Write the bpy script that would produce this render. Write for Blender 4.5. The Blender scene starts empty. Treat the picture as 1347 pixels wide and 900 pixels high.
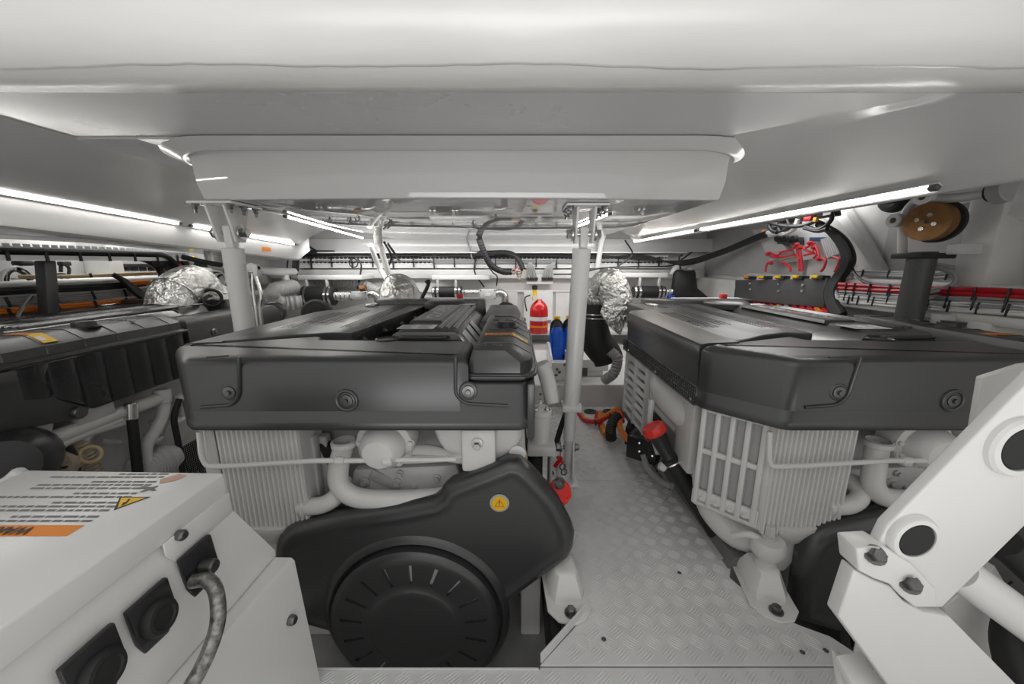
import bpy, bmesh, math, random
from mathutils import Vector, Matrix
random.seed(7)
S = bpy.context.scene
COL = S.collection
# ------------------------------------------------------------------ camera, light, exposure
FPX = 490.0                       # focal length in pixels of a 1347 px wide frame
TH = math.atan(104 / FPX)         # pitch of the camera, downwards
EYE = 1.15                        # eye height above the walkway plates
cam = bpy.data.cameras.new('camera'); cam_o = bpy.data.objects.new('camera', cam); COL.objects.link(cam_o)
cam.sensor_width = 36; cam.lens = FPX * 36 / 1347; cam.shift_x = -5 / 1347
cam.clip_start = 0.02
cam_o.location = (0, 0, EYE); cam_o.rotation_euler = (math.pi / 2 - TH, 0, 0)
S.camera = cam_o
S.view_settings.view_transform = 'Standard'; S.view_settings.look = 'None'
S.view_settings.gamma = 1; S.view_settings.use_curve_mapping = False
S.view_settings.exposure = 1.15
W = bpy.data.worlds.new('world'); S.world = W; W.use_nodes = True
W.node_tree.nodes['Background'].inputs[0].default_value = (1.0, 0.99, 0.97, 1)
W.node_tree.nodes['Background'].inputs[1].default_value = 0.30
def lamp(name, loc, target, power, sx, sy, col=(1, 1, 1)):
    l = bpy.data.lights.new(name, 'AREA'); l.shape = 'RECTANGLE'; l.size = sx; l.size_y = sy; l.energy = power; l.color = col
    o = bpy.data.objects.new(name, l); COL.objects.link(o); o.location = loc
    o.rotation_euler = (Vector(target) - Vector(loc)).to_track_quat('-Z', 'Y').to_euler()
    return o
lamp('hatch_daylight', (0.1, -0.9, 2.15), (0.1, 1.3, 0.9), 1.5, 1.8, 0.9)
beam_fill = lamp('beam_fill_light', (0.0, -0.9, 0.35), (0.0, 0.75, 1.56), 2.6, 2.6, 0.5); beam_fill.data.spread = math.radians(75)  # fill lamp added low behind the camera to brighten the beam front
# unseen fill lamps, added to brighten the hull sides and the back wall
lamp('starboard_fill_lamp', (1.85, 2.9, 1.57), (1.95, 2.9, 0), 9, 0.5, 2.2)
lamp('port_fill_lamp', (-2.78, 2.7, 1.57), (-2.75, 2.7, 0), 12, 0.4, 2.2)
lamp('aft_fill_lamp', (-0.3, 4.0, 1.39), (-0.3, 4.5, 0.3), 11, 3.6, 0.25)

# ------------------------------------------------------------------ measuring: pixel of the survey photo -> point at a known depth / height / side distance
def ray(u, v):
    a = (u - 678.5) / FPX; b = -(v - 450) / FPX
    return Vector((a, math.cos(TH) + math.sin(TH) * b, -math.sin(TH) + math.cos(TH) * b))
O = Vector((0, 0, EYE))
def P(u, v, y): r = ray(u, v); return O + r * (y / r.y)
def PX(u, v, x): r = ray(u, v); return O + r * (x / r.x)
def PZ(u, v, z): r = ray(u, v); return O + r * ((z - EYE) / r.z)

# ------------------------------------------------------------------ materials
MATS = {}
def mat(name, c, rough=0.5, metal=0.0, noise=0.0, nscale=8.0, bump=0.0, bscale=60.0, coat=0.0, emit=None, rvar=0.0, stretch=None):
    m = bpy.data.materials.new(name); m.use_nodes = True; nt = m.node_tree; N = nt.nodes; L = nt.links
    b = N['Principled BSDF']
    c = tuple(c) if not isinstance(c, (int, float)) else (c, c, c)
    b.inputs['Base Color'].default_value = c + (1,)
    b.inputs['Roughness'].default_value = rough; b.inputs['Metallic'].default_value = metal
    if coat: b.inputs['Coat Weight'].default_value = coat; b.inputs['Coat Roughness'].default_value = 0.08
    if noise or bump or rvar:
        tc = N.new('ShaderNodeTexCoord'); src = tc.outputs['Object']
        if stretch:
            mp = N.new('ShaderNodeMapping'); mp.inputs['Scale'].default_value = stretch; L.new(src, mp.inputs[0]); src = mp.outputs[0]
    if noise or rvar:
        n = N.new('ShaderNodeTexNoise'); n.inputs['Scale'].default_value = nscale; n.inputs['Detail'].default_value = 5; L.new(src, n.inputs['Vector'])
        if noise:
            r = N.new('ShaderNodeMapRange'); r.inputs[1].default_value = 0.3; r.inputs[2].default_value = 0.7
            r.inputs[3].default_value = 1 - noise; r.inputs[4].default_value = 1 + noise * 0.4; L.new(n.outputs[0], r.inputs[0])
            x = N.new('ShaderNodeMix'); x.data_type = 'RGBA'; x.blend_type = 'MULTIPLY'; x.inputs[0].default_value = 1
            x.inputs[6].default_value = c + (1,); L.new(r.outputs[0], x.inputs[7]); L.new(x.outputs[2], b.inputs['Base Color'])
        if rvar:
            r2 = N.new('ShaderNodeMapRange'); r2.inputs[1].default_value = 0.3; r2.inputs[2].default_value = 0.7
            r2.inputs[3].default_value = max(0, rough - rvar); r2.inputs[4].default_value = rough + rvar; L.new(n.outputs[0], r2.inputs[0]); L.new(r2.outputs[0], b.inputs['Roughness'])
    if bump:
        n2 = N.new('ShaderNodeTexNoise'); n2.inputs['Scale'].default_value = bscale; n2.inputs['Detail'].default_value = 3; L.new(src, n2.inputs['Vector'])
        bp = N.new('ShaderNodeBump'); bp.inputs['Strength'].default_value = bump; bp.inputs['Distance'].default_value = 0.01; L.new(n2.outputs[0], bp.inputs['Height']); L.new(bp.outputs[0], b.inputs['Normal'])
    if emit:
        b.inputs['Emission Color'].default_value = c + (1,); b.inputs['Emission Strength'].default_value = emit
    MATS[name] = m
    return m
GEL = mat('gelcoat_white', (.60, .595, .585), .16, noise=.05, nscale=2.5, bump=.02, bscale=5)
GELM = mat('gelcoat_gloss', (.62, .615, .605), .03, noise=.03, nscale=2)
CEIL = mat('ceiling_gelcoat', (.55, .545, .54), .33, noise=.04, nscale=2, bump=.03, bscale=3, rvar=.10)
LAM = mat('painted_laminate', (.74, .73, .71), .42, noise=.09, nscale=5, bump=.10, bscale=22)
ROUGHLAM = mat('brushed_laminate', (.74, .73, .71), .28, noise=.07, nscale=9, bump=.25, bscale=9, stretch=(.25, 1, 1))
PAINT = mat('engine_paint', (.75, .745, .73), .30, noise=.05, nscale=10)
CASTM = mat('cast_paint', (.62, .615, .60), .45, noise=.12, nscale=14, bump=.06, bscale=80)
WHITE = mat('white_enamel', (.82, .815, .80), .25, noise=.03, nscale=3)
GREYP = mat('grey_paint', (.42, .42, .415), .45, noise=.08)
LGREY = mat('light_grey_plastic', (.60, .60, .59), .4)
BILGE = mat('bilge_paint', (.40, .40, .39), .5, noise=.25, nscale=6)
BLACK = mat('black_cover_plastic', (.040, .040, .041), .33, noise=.03, nscale=3, bump=.012, bscale=300); BLACK.node_tree.nodes['Principled BSDF'].inputs['IOR'].default_value = 1.75
BLACK2 = mat('black_side_plastic', (.027, .027, .028), .32, noise=.2, nscale=4, rvar=.10)
SATIN = mat('satin_black_metal', (.11, .11, .11), .30, metal=.5, rvar=.05, nscale=4)
RUBBER = mat('black_rubber', (.018, .018, .018), .62, noise=.1)
CABLEK = mat('black_cable', (.015, .015, .016), .42)
CABLEG = mat('grey_cable', (.33, .33, .335), .4)
GLOSSK = mat('gloss_black_cover', (.05, .05, .05), .19); GLOSSK.node_tree.nodes['Principled BSDF'].inputs['IOR'].default_value = 1.8
CABLEW = mat('white_cable', (.72, .71, .69), .4)
CABLER = mat('red_cable', (.52, .012, .022), .38)
CABLEO = mat('orange_cable', (.80, .20, .01), .38)
CABLET = mat('tan_cable', (.62, .48, .28), .45)
HOSEG = mat('grey_hose', (.40, .40, .39), .45)
STEEL = mat('bright_steel', (.70, .69, .67), .22, metal=1, rvar=.08, nscale=12)
DSTEEL = mat('dark_bolt_steel', (.20, .20, .20), .35, metal=.9, noise=.3, nscale=50)
ALU = mat('tread_plate_paint', (.78, .78, .775), .32, noise=.10, nscale=4, rvar=.08)
TREAD = mat('tread_worn_edges', (.66, .66, .655), .20, metal=.25, noise=.08, nscale=6)
SLOT = mat('tray_shade_and_duct_grey', (.20, .20, .20), .5)  # painted shade behind the tray slots; also the duct's own dark grey
FOIL = mat('silver_foil', (.88, .87, .85), .30, metal=.95, noise=.2, nscale=14, bump=1.0, bscale=26)
[setattr(n_.inputs['Distance'], 'default_value', .03) for n_ in FOIL.node_tree.nodes if n_.type == 'BUMP']
BRAID = mat('braided_steel', (.38, .37, .35), .35, metal=.8, noise=.75, nscale=90)
BRONZE = mat('bronze', (.34, .17, .065), .45, metal=.6, noise=.25, nscale=25)
TAN = mat('tan_casting', (.50, .42, .32), .5, noise=.25, nscale=25)
RED = mat('red_paint', (.62, .012, .010), .28, coat=.3)
REDCAP = mat('red_cap', (.80, .045, .035), .35)
BLUE = mat('blue_plastic', (.012, .11, .62), .30)
YEL = mat('yellow_plastic', (.85, .52, .01), .4)
ORG = mat('orange_print', (.85, .26, .005), .45)
PAPER = mat('label_white', (.80, .80, .79), .5)
INK = mat('print_black', (.02, .02, .02), .5)
INKG = mat('print_grey', (.17, .17, .17), .5)
PINK = mat('print_pink', (.58, .38, .29), .5)
SILP = mat('silver_print', (.72, .72, .72), .45)
LED = mat('led_diffuser', (1.0, .98, .94), .4, emit=12)
LEDW = mat('led_diffuser_warm', (1.0, .90, .80), .4, emit=10)
TUBW = mat('pipe_white', (.76, .75, .73), .32, noise=.04)
GREEN = mat('green_plastic', (.02, .25, .10), .4)
DGREY = mat('dark_grey_panel', (.085, .085, .087), .42, noise=.1)
GLASS = mat('clear_glass', (.9, .92, .92), .05); GLASS.node_tree.nodes['Principled BSDF'].inputs['Transmission Weight'].default_value = 1

# ------------------------------------------------------------------ helpers
def wloc(p):
    v = Vector((0, 0, 0))
    while p is not None: v += p.location; p = p.parent
    return v
def frame(d):
    d = Vector(d).normalized(); h = Vector((0, 0, 1)) if abs(d.z) < .92 else Vector((0, 1, 0))
    a = d.cross(h).normalized(); return a, a.cross(d).normalized(), d
def spline(pts, n):
    pts = [Vector(p) for p in pts]
    if len(pts) < 3 or n <= 1: return pts
    q = [2 * pts[0] - pts[1]] + pts + [2 * pts[-1] - pts[-2]]; out = []
    for i in range(1, len(q) - 2):
        for k in range(n):
            t = k / n; a, b, c, d = q[i - 1], q[i], q[i + 1], q[i + 2]
            out.append(.5 * ((2 * b) + (c - a) * t + (2 * a - 5 * b + 4 * c - d) * t * t + (3 * b - a - 3 * c + d) * t ** 3))
    return out + [pts[-1]]
def fillet(pts, r, n=5):
    pts = [Vector(p) for p in pts]; out = [pts[0]]
    for i in range(1, len(pts) - 1):
        a = pts[i - 1] - pts[i]; b = pts[i + 1] - pts[i]; k = min(r, a.length * .49, b.length * .49)
        p0 = pts[i] + a.normalized() * k; p1 = pts[i] + b.normalized() * k
        for j in range(n + 1):
            t = j / n; out.append((1 - t) ** 2 * p0 + 2 * t * (1 - t) * pts[i] + t * t * p1)
    return out + [pts[-1]]
def offset(poly, d):
    n = len(poly); A = sum(poly[i][0] * poly[(i + 1) % n][1] - poly[(i + 1) % n][0] * poly[i][1] for i in range(n)); s = 1 if A > 0 else -1; out = []
    for i in range(n):
        p, q, r = Vector(poly[i - 1]), Vector(poly[i]), Vector(poly[(i + 1) % n])
        e1 = (q - p).normalized(); e2 = (r - q).normalized(); n1 = Vector((-e1.y, e1.x)) * s; n2 = Vector((-e2.y, e2.x)) * s
        m = n1 + n2; m = m / max(.35, m.dot(n1)); out.append(q + m * d)
    return [(p.x, p.y) for p in out]
class MB:
    def __init__(s): s.v = []; s.f = []
    def add(s, vs, fs):
        k = len(s.v); s.v += [tuple(p) for p in vs]; s.f += [tuple(i + k for i in f) for f in fs]; return s
    def _bm(s, bm):
        bm.verts.index_update(); s.add([v.co for v in bm.verts], [[v.index for v in f.verts] for f in bm.faces]); bm.free(); return s
    def box(s, c, size, bev=0, rot=None, seg=2):
        M = Matrix.Translation(Vector(c)) @ (rot.to_4x4() if rot else Matrix()) @ Matrix.Diagonal((size[0], size[1], size[2], 1))
        if not bev:
            vs = [M @ Vector((x, y, z)) for x in (-.5, .5) for y in (-.5, .5) for z in (-.5, .5)]
            return s.add(vs, [(0, 1, 3, 2), (4, 6, 7, 5), (0, 4, 5, 1), (2, 3, 7, 6), (0, 2, 6, 4), (1, 5, 7, 3)])
        bm = bmesh.new(); bmesh.ops.create_cube(bm, size=1, matrix=M)
        bmesh.ops.bevel(bm, geom=list(bm.edges), offset=min(bev, min(size) * .45), segments=seg, affect='EDGES', profile=.5); return s._bm(bm)
    def bx(s, a, b, bev=0):
        a = Vector(a); b = Vector(b); return s.box((a + b) / 2, [abs(q) for q in (b - a)], bev)
    def cyl(s, p0, p1, r, seg=16, r2=None, bev=0):
        p0 = Vector(p0); p1 = Vector(p1); r2 = r if r2 is None else r2
        h = (p1 - p0).length
        if bev: return s.lathe(p0, p1 - p0, [(0, 0), (r - bev, 0), (r, bev), (r2, h - bev), (r2 - bev, h), (0, h)], seg)
        return s.lathe(p0, p1 - p0, [(0, 0), (r, 0), (r2, h), (0, h)], seg)
    def lathe(s, o, axis, prof, seg=24):
        o = Vector(o); a, b, d = frame(axis); k = len(s.v); idx = []
        for r, h in prof:
            if r < 1e-6: idx.append([len(s.v)]); s.v.append(tuple(o + d * h))
            else:
                idx.append(list(range(len(s.v), len(s.v) + seg)))
                for i in range(seg):
                    t = 2 * math.pi * i / seg; s.v.append(tuple(o + d * h + (a * math.cos(t) + b * math.sin(t)) * r))
        for p, q in zip(idx, idx[1:]):
            for i in range(seg):
                j = (i + 1) % seg
                if len(p) == 1 and len(q) == 1: continue
                if len(p) == 1: s.f.append((p[0], q[j], q[i]))
                elif len(q) == 1: s.f.append((p[i], p[j], q[0]))
                else: s.f.append((p[i], p[j], q[j], q[i]))
        return s
    def tube(s, pts, r, seg=8, n=6, closed=False):
        c = spline(pts, n); m = len(c)
        rr = r if isinstance(r, (list, tuple)) else None
        a, b, d = frame(c[1] - c[0]); k = len(s.v); prev = d
        for i, p in enumerate(c):
            t = (c[min(i + 1, m - 1)] - c[max(i - 1, 0)])
            t = t.normalized() if t.length > 1e-9 else prev
            q = prev.rotation_difference(t); a = q @ a; b = q @ b; prev = t
            if rr: f = i / (m - 1) * (len(rr) - 1); j = min(int(f), len(rr) - 2); R = rr[j] + (rr[j + 1] - rr[j]) * (f - j)
            else: R = r
            for e in range(seg):
                w = 2 * math.pi * e / seg; s.v.append(tuple(p + (a * math.cos(w) + b * math.sin(w)) * R))
        for i in range(m - 1):
            for e in range(seg):
                f = (e + 1) % seg; s.f.append((k + i * seg + e, k + i * seg + f, k + (i + 1) * seg + f, k + (i + 1) * seg + e))
        s.f.append(tuple(k + e for e in range(seg))[::-1]); s.f.append(tuple(k + (m - 1) * seg + e for e in range(seg)))
        return s
    def ribbed(s, pts, r, pitch, amp=.1, seg=14, n=40):
        c = spline(pts, n); L = [0]
        for p, q in zip(c, c[1:]): L.append(L[-1] + (q - p).length)
        N = max(4, int(L[-1] / pitch) * 4); out = []; j = 0
        for i in range(N + 1):
            t = L[-1] * i / N
            while j < len(L) - 2 and L[j + 1] < t: j += 1
            w = (t - L[j]) / max(1e-9, L[j + 1] - L[j]); out.append(c[j].lerp(c[j + 1], w))
        return s.tube(out, [r * (1 + amp * math.cos(i * math.pi / 2)) for i in range(len(out))], seg, 1)
    def prism(s, pts, vec, bev=0, seg=2):
        pts = [Vector(p) for p in pts]; vec = Vector(vec); n = len(pts)
        vs = pts + [p + vec for p in pts]; fs = [tuple(range(n))[::-1], tuple(range(n, 2 * n))] + [(i, (i + 1) % n, n + (i + 1) % n, n + i) for i in range(n)]
        if not bev: return s.add(vs, fs)
        bm = bmesh.new(); bv = [bm.verts.new(p) for p in vs]
        for f in fs: bm.faces.new([bv[i] for i in f])
        bmesh.ops.recalc_face_normals(bm, faces=bm.faces)
        ed = [e for e in bm.edges if len(e.link_faces) == 2 and e.link_faces[0].normal.angle(e.link_faces[1].normal, 0) > .6]
        bmesh.ops.bevel(bm, geom=ed, offset=bev, segments=seg, affect='EDGES', profile=.5, clamp_overlap=True); return s._bm(bm)
    def loft(s, rings, caps=(True, True), closed=True):
        n = len(rings[0]); k = len(s.v)
        for r in rings: s.v += [tuple(p) for p in r]
        for i in range(len(rings) - 1):
            for j in range(n if closed else n - 1):
                a = k + i * n + j; b = k + i * n + (j + 1) % n; s.f.append((a, b, b + n, a + n))
        if caps[0]: s.f.append(tuple(k + j for j in range(n))[::-1])
        if caps[1]: s.f.append(tuple(k + (len(rings) - 1) * n + j for j in range(n)))
        return s
    def hexbolt(s, p, d, r, h, washer=True):
        p = Vector(p); d = Vector(d).normalized()
        if washer: s.cyl(p, p + d * h * .25, r * 1.45, 14)
        s.lathe(p + d * h * .25, d, [(0, 0), (r, 0), (r, h * .65), (r * .85, h * .75), (0, h * .75)], 6); return s
    def torus(s, c, axis, R, r, seg=24, rs=8):
        a, b, d = frame(axis); c = Vector(c); k = len(s.v)
        for i in range(seg):
            t = 2 * math.pi * i / seg; e = a * math.cos(t) + b * math.sin(t)
            for j in range(rs):
                w = 2 * math.pi * j / rs; s.v.append(tuple(c + e * (R + r * math.cos(w)) + d * r * math.sin(w)))
        for i in range(seg):
            for j in range(rs):
                i2 = (i + 1) % seg; j2 = (j + 1) % rs; s.f.append((k + i * rs + j, k + i2 * rs + j, k + i2 * rs + j2, k + i * rs + j2))
        return s
    def perforated(s, o, du, dv, nu, nv, fill=.36, depth=.004, slot=False, skip=None):
        o = Vector(o); du = Vector(du) / nu; dv = Vector(dv) / nv; nrm = du.cross(dv).normalized() * depth
        for i in range(nu):
            for j in range(nv):
                c = o + du * (i + .5) + dv * (j + .5); k = len(s.v)
                for (x, y) in ((-.5, -.5), (0, -.5), (.5, -.5), (.5, 0), (.5, .5), (0, .5), (-.5, .5), (-.5, 0)): s.v.append(tuple(c + du * x + dv * y))
                if skip and skip(i, j): s.f.append(tuple(k + q for q in range(8))); continue
                hole = []
                for q in range(8):
                    t = math.radians(225 + 45 * q); hx, hy = (math.cos(t) * fill, math.sin(t) * fill)
                    if slot: hx *= slot[0]; hy *= slot[1]
                    hole.append(c + du * hx + dv * hy)
                for h in hole: s.v.append(tuple(h))
                for h in hole: s.v.append(tuple(h + nrm))
                for q in range(8):
                    r = (q + 1) % 8; s.f.append((k + q, k + r, k + 8 + r, k + 8 + q)); s.f.append((k + 8 + q, k + 8 + r, k + 16 + r, k + 16 + q))
        return s
    def build(s, name, m, parent=None, ang=35, kind=None, label=None, flip=True):
        me = bpy.data.meshes.new(name); off = wloc(parent)
        me.from_pydata([tuple(Vector(v) - off) for v in s.v], [], s.f); 
        if flip:
            bm = bmesh.new(); bm.from_mesh(me); bmesh.ops.recalc_face_normals(bm, faces=bm.faces); bm.to_mesh(me); bm.free()
        me.materials.append(m); me.polygons.foreach_set('use_smooth', [True] * len(me.polygons)); me.set_sharp_from_angle(angle=math.radians(ang)); me.update()
        o = bpy.data.objects.new(name, me); COL.objects.link(o)
        if parent is not None: o.parent = parent
        if kind: o['kind'] = kind
        if label: o['label'] = label
        return o
def tag(o, label, cat, group=None):
    o['label'] = label; o['category'] = cat
    if group: o['group'] = group
    return o
def thing(name, label, cat, loc, group=None):
    o = bpy.data.objects.new(name, None); COL.objects.link(o); o.location = Vector(loc); o.empty_display_size = .05
    return tag(o, label, cat, group)
def kids(o): return [c for c in ALLKIDS.get(o, [])] if False else list(o.children)
def dup(o, loc, label, parent=None):
    c = o.copy(); COL.objects.link(c)
    if parent is not None: c.parent = parent
    else: c.location = Vector(loc); c['label'] = label
    for ch in list(o.children): dup(ch, None, None, c)
    return c
def struct(name, mb, m, parent=None, **k): return mb.build(name, m, parent, kind='structure', **k)
def text(name, s_, size, o, xd, yd, m, parent, lift=.0008, align='LEFT', label=None, bold=0.0):
    cu = bpy.data.curves.new(name, 'FONT'); cu.body = s_; cu.size = size; cu.align_x = align; cu.resolution_u = 3; cu.offset = bold
    to = bpy.data.objects.new(name, cu); me = bpy.data.meshes.new_from_object(to); bpy.data.objects.remove(to); bpy.data.curves.remove(cu)
    xd = Vector(xd).normalized(); yd = Vector(yd).normalized(); nn = xd.cross(yd) * lift; off = wloc(parent)
    for v in me.vertices: v.co = Vector(o) + xd * v.co.x + yd * v.co.y + nn - off
    me.name = name; me.materials.clear(); me.materials.append(m); ob = bpy.data.objects.new(name, me); COL.objects.link(ob); ob.parent = parent
    if label: ob['label'] = label
    return ob
def quad(o, xd, yd, lift=.0005, th=.0006):
    o = Vector(o); xd = Vector(xd); yd = Vector(yd); n = xd.cross(yd).normalized(); return MB().prism([o + n * lift, o + xd + n * lift, o + xd + yd + n * lift, o + yd + n * lift], n * th)
def rotz(d): return Matrix.Rotation(math.radians(d), 3, 'Z')
def roty(d): return Matrix.Rotation(math.radians(d), 3, 'Y')
def rotx(d): return Matrix.Rotation(math.radians(d), 3, 'X')
# ================================================================== THE SETTING
# bilge under everything, then the walkway plates
floor = struct('floor', MB().box((-.35, 2.2, -.38), (6.2, 6.4, .06)), BILGE)
def plate(pts, name='floor_plate'):
    return MB().prism([(x, y, -.012) for x, y in pts], (0, 0, .012), .0015, 1).build(name, ALU, floor)
G = .0025
WALK = [[(.07, .868), (.235, 1.03), (.19, 1.10), (.185, 1.815 - G), (.80, 1.815 - G), (.805, 1.42), (.845, 1.25), (.80, 1.18), (.86, 1.03), (.925, .99), (.99, .955), (1.05, .868)],
        [(.185, 1.815 + G), (.12, 1.85), (.12, 2.87), (.83, 2.87), (.83, 2.25), (.79, 2.12), (.80, 1.815 + G)],
        [(-1.35, .10), (-1.35, .858), (.068, .858), (.07, .862), (1.05, .862), (1.62, .72), (1.62, .10)]]
for w in WALK: plate(w)
def inside(p, poly):
    r = False
    for i in range(len(poly)):
        (x1, y1), (x2, y2) = poly[i - 1], poly[i]
        if (y1 > p[1]) != (y2 > p[1]) and p[0] < (x2 - x1) * (p[1] - y1) / (y2 - y1) + x1: r = not r
    return r
tb = MB(); PIT = .052
for i in range(-40, 60):
    for j in range(0, 90):
        cx = (i + .5 * (j % 2)) * PIT * 1.36; cy = .3 + j * PIT * .68
        if cy > 2.9: continue
        ok = any(inside((cx + dx * .024, cy + dy * .024), w) for w in WALK for dx, dy in ((0, 0),)) and any(all(inside((cx + dx * .022, cy + dy * .022), w) for dx, dy in ((1, 1), (-1, 1), (1, -1), (-1, -1))) for w in WALK)
        if not ok: continue
        s_ = 1 if j % 2 else -1
        d = Vector((math.cos(math.radians(38)), s_ * math.sin(math.radians(38)), 0)); n = Vector((-d.y, d.x, 0))
        for k in range(-2, 3):
            c = Vector((cx, cy, 0)) + n * k * .0082; L = .026 - abs(k) * .0022; w_ = .0027
            vs = [c - d * L, c + n * w_, c + d * L, c - n * w_, c - d * L * .55 + Vector((0, 0, .0019)), c + d * L * .55 + Vector((0, 0, .0019))]
            tb.add(vs, [(0, 4, 1), (4, 5, 1), (1, 5, 2), (2, 5, 3), (3, 5, 4), (3, 4, 0)])
tb.build('raised_tread_pattern', ALU, floor, ang=60, kind='stuff', flip=False)
# upturned lips around the engine well
def lip(a, b, h=.055, t=.006):
    a = Vector((a[0], a[1], 0)); b = Vector((b[0], b[1], 0)); d = (b - a).normalized(); n = Vector((-d.y, d.x, 0))
    MB().prism([a, b, b + n * t, a + n * t], (0, 0, h), .0015, 1).build('plate_lip', ALU, floor)
lip((-1.10, .853), (.066, .853), .006); lip((.075, .872), (.238, 1.036), .035); lip((1.02, .905), (1.60, .74), .03)
for (x, y) in [(.275, .945), (.83, 1.31), (.865, .905), (.94, .91), (.795, 1.90), (.80, 1.73), (.985, .82), (.62, 1.2)]:
    MB().lathe((x, y, .0005), (0, 0, 1), [(0, 0), (.0075, 0), (.0075, .001), (.004, .0022), (.0025, .0012), (0, .0012)], 12).build('screw', DSTEEL, floor)
# engine beds: long painted stringers in the bilge and the dark rail along the starboard engine
for x0, x1 in ((-.86, -.74), (.02, .10), (.98, 1.05), (1.85, 2.0), (-2.0, -1.86), (-2.75, -2.6)):
    MB().bx((x0, 1.25, -.35), (x1, 4.0, -.07), .008).build('engine_bed', LAM, floor)
MB().bx((.115, .90, -.30), (.15, 1.75, -.03), .004).build('cable_rail', RUBBER, floor)
MB().bx((-.9, 1.45, -.35), (.1, 1.55, -.12), .006).build('cross_floor', LAM, floor)
MB().bx((-1.05, .90, -.35), (-.98, 1.06, -.10), .006).build('cross_floor', LAM, floor)
for k in range(3):
    MB().box((-.76 - .07 * k, .98 + .03 * k, -.12 - .02 * k), (.05, .20, .02), .002, rotz(28)).build('cross_floor', WHITE, floor)
# walls
wb = struct('wall_back', MB().bx((-3.3, 4.70, -.4), (2.7, 4.78, 1.75)), LAM)
wr = struct('wall_right', MB().bx((2.34, -.2, -.4), (2.42, 4.72, 1.75)), LAM)
wl = struct('wall_left', MB().bx((-3.12, -.2, -.4), (-3.04, 4.72, 1.75)), LAM)
def slabz(x0, x1, y0, y1, z, name, m=GEL, par=None): return MB().bx((x0, y0, z), (x1, y1, z + .05), .003).build(name, m, par)
# ceiling: glossy panel in front, the panel with the hatch opening behind it
ceil = struct('ceiling', MB().bx((-3.1, .86, 1.604), (2.4, 1.497, 1.66)), CEIL)
HX0, HX1, HY0, HY1 = -1.40, .94, 1.585, 4.62
for a in ((-3.1, HX0, 1.503, 4.7), (HX1, 2.4, 1.503, 4.7), (HX0, HX1, 1.503, HY0), (HX0, HX1, HY1, 4.7)):
    slabz(a[0], a[1], a[2], a[3], 1.598, 'ceiling_panel', CEIL, ceil)
MB().bx((HX0 - .05, HY0 - .05, 1.72), (HX1 + .05, HY1, 1.76)).build('opening_top', GEL, ceil)
# rounded rim around the opening
rim = []
R_ = .30
for (cx, cy, a0) in ((HX1 - R_ + .03, HY0 + R_ - .03, -90), (HX1 - R_ + .03, HY1 - R_, 0), (HX0 + R_ - .03, HY1 - R_, 90), (HX0 + R_ - .03, HY0 + R_ - .03, 180)):
    for k in range(9):
        t = math.radians(a0 + 90 * k / 8); rim.append((cx + R_ * math.cos(t), cy + R_ * math.sin(t)))
rr = []
for off, z in ((.085, 1.600), (.06, 1.590), (.035, 1.578), (.015, 1.572), (-.004, 1.574), (-.012, 1.588), (-.012, 1.72)):
    rr.append([(x, y, z) for x, y in offset(rim, -off)])
MB().loft(rr, (False, False)).build('opening_rim', GEL, ceil, ang=80)
# the well that hangs in the opening, its underside polished
fr_ = [(-1.325 + 2.19 * k / 12, 1.675 - .05 * math.sin(math.pi * k / 12)) for k in range(13)]
well = fr_ + [(.875, 4.57), (-1.335, 4.57)]
wr_ = []
for d, z in ((.012, 1.410), (.006, 1.4108), (.002, 1.413), (.0, 1.418), (-.012, 1.48), (-.02, 1.66), (-.02, 1.72)):
    wr_.append([(x, y, z) for x, y in offset(well, d)])
struct('trim_1', MB().loft(wr_), GELM, ang=25)
# transverse beam just above the camera
sec = [(.93, 1.66), (.93, 1.535), (.91, 1.515), (.86, 1.511), (.80, 1.514), (.77, 1.54), (.75, 1.60), (.75, 1.70), (.93, 1.80)]
rings = []
for k in range(41):
    x = -3.1 + 5.5 * k / 40; w = .004 * math.sin(k * 1.7) + .003 * math.sin(k * 3.1)
    rings.append([(x, y + (w if 2 < i < 6 else 0), z + (w * .4 if 2 < i < 5 else 0)) for i, (y, z) in enumerate(sec)])
struct('trim_2', MB().loft(rings), ROUGHLAM, ang=50)
# flange along the underside of that beam with its rough laminate edge
ed = []
random.seed(3)
N_ = 150
for k in range(N_ + 1):
    x = -3.0 + 5.3 * k / N_; j = .006 * math.sin(k * .35) + .005 * random.random() + .005 * math.sin(k * .13 + 1)
    ed.append([(x, .81, 1.53), (x, .785 + j, 1.509), (x, .779 + j, 1.505), (x, .770 + j, 1.5065), (x, .737, 1.534), (x, .714, 1.57), (x, .70, 1.615), (x, .695, 1.68), (x, .70, 1.74), (x, .81, 1.74)])
struct('trim_3', MB().loft(ed), ROUGHLAM, ang=60)
struct('trim_4', MB().bx((-3.1, .905, 1.545), (2.4, 1.0, 1.61), .012), GEL)
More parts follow.
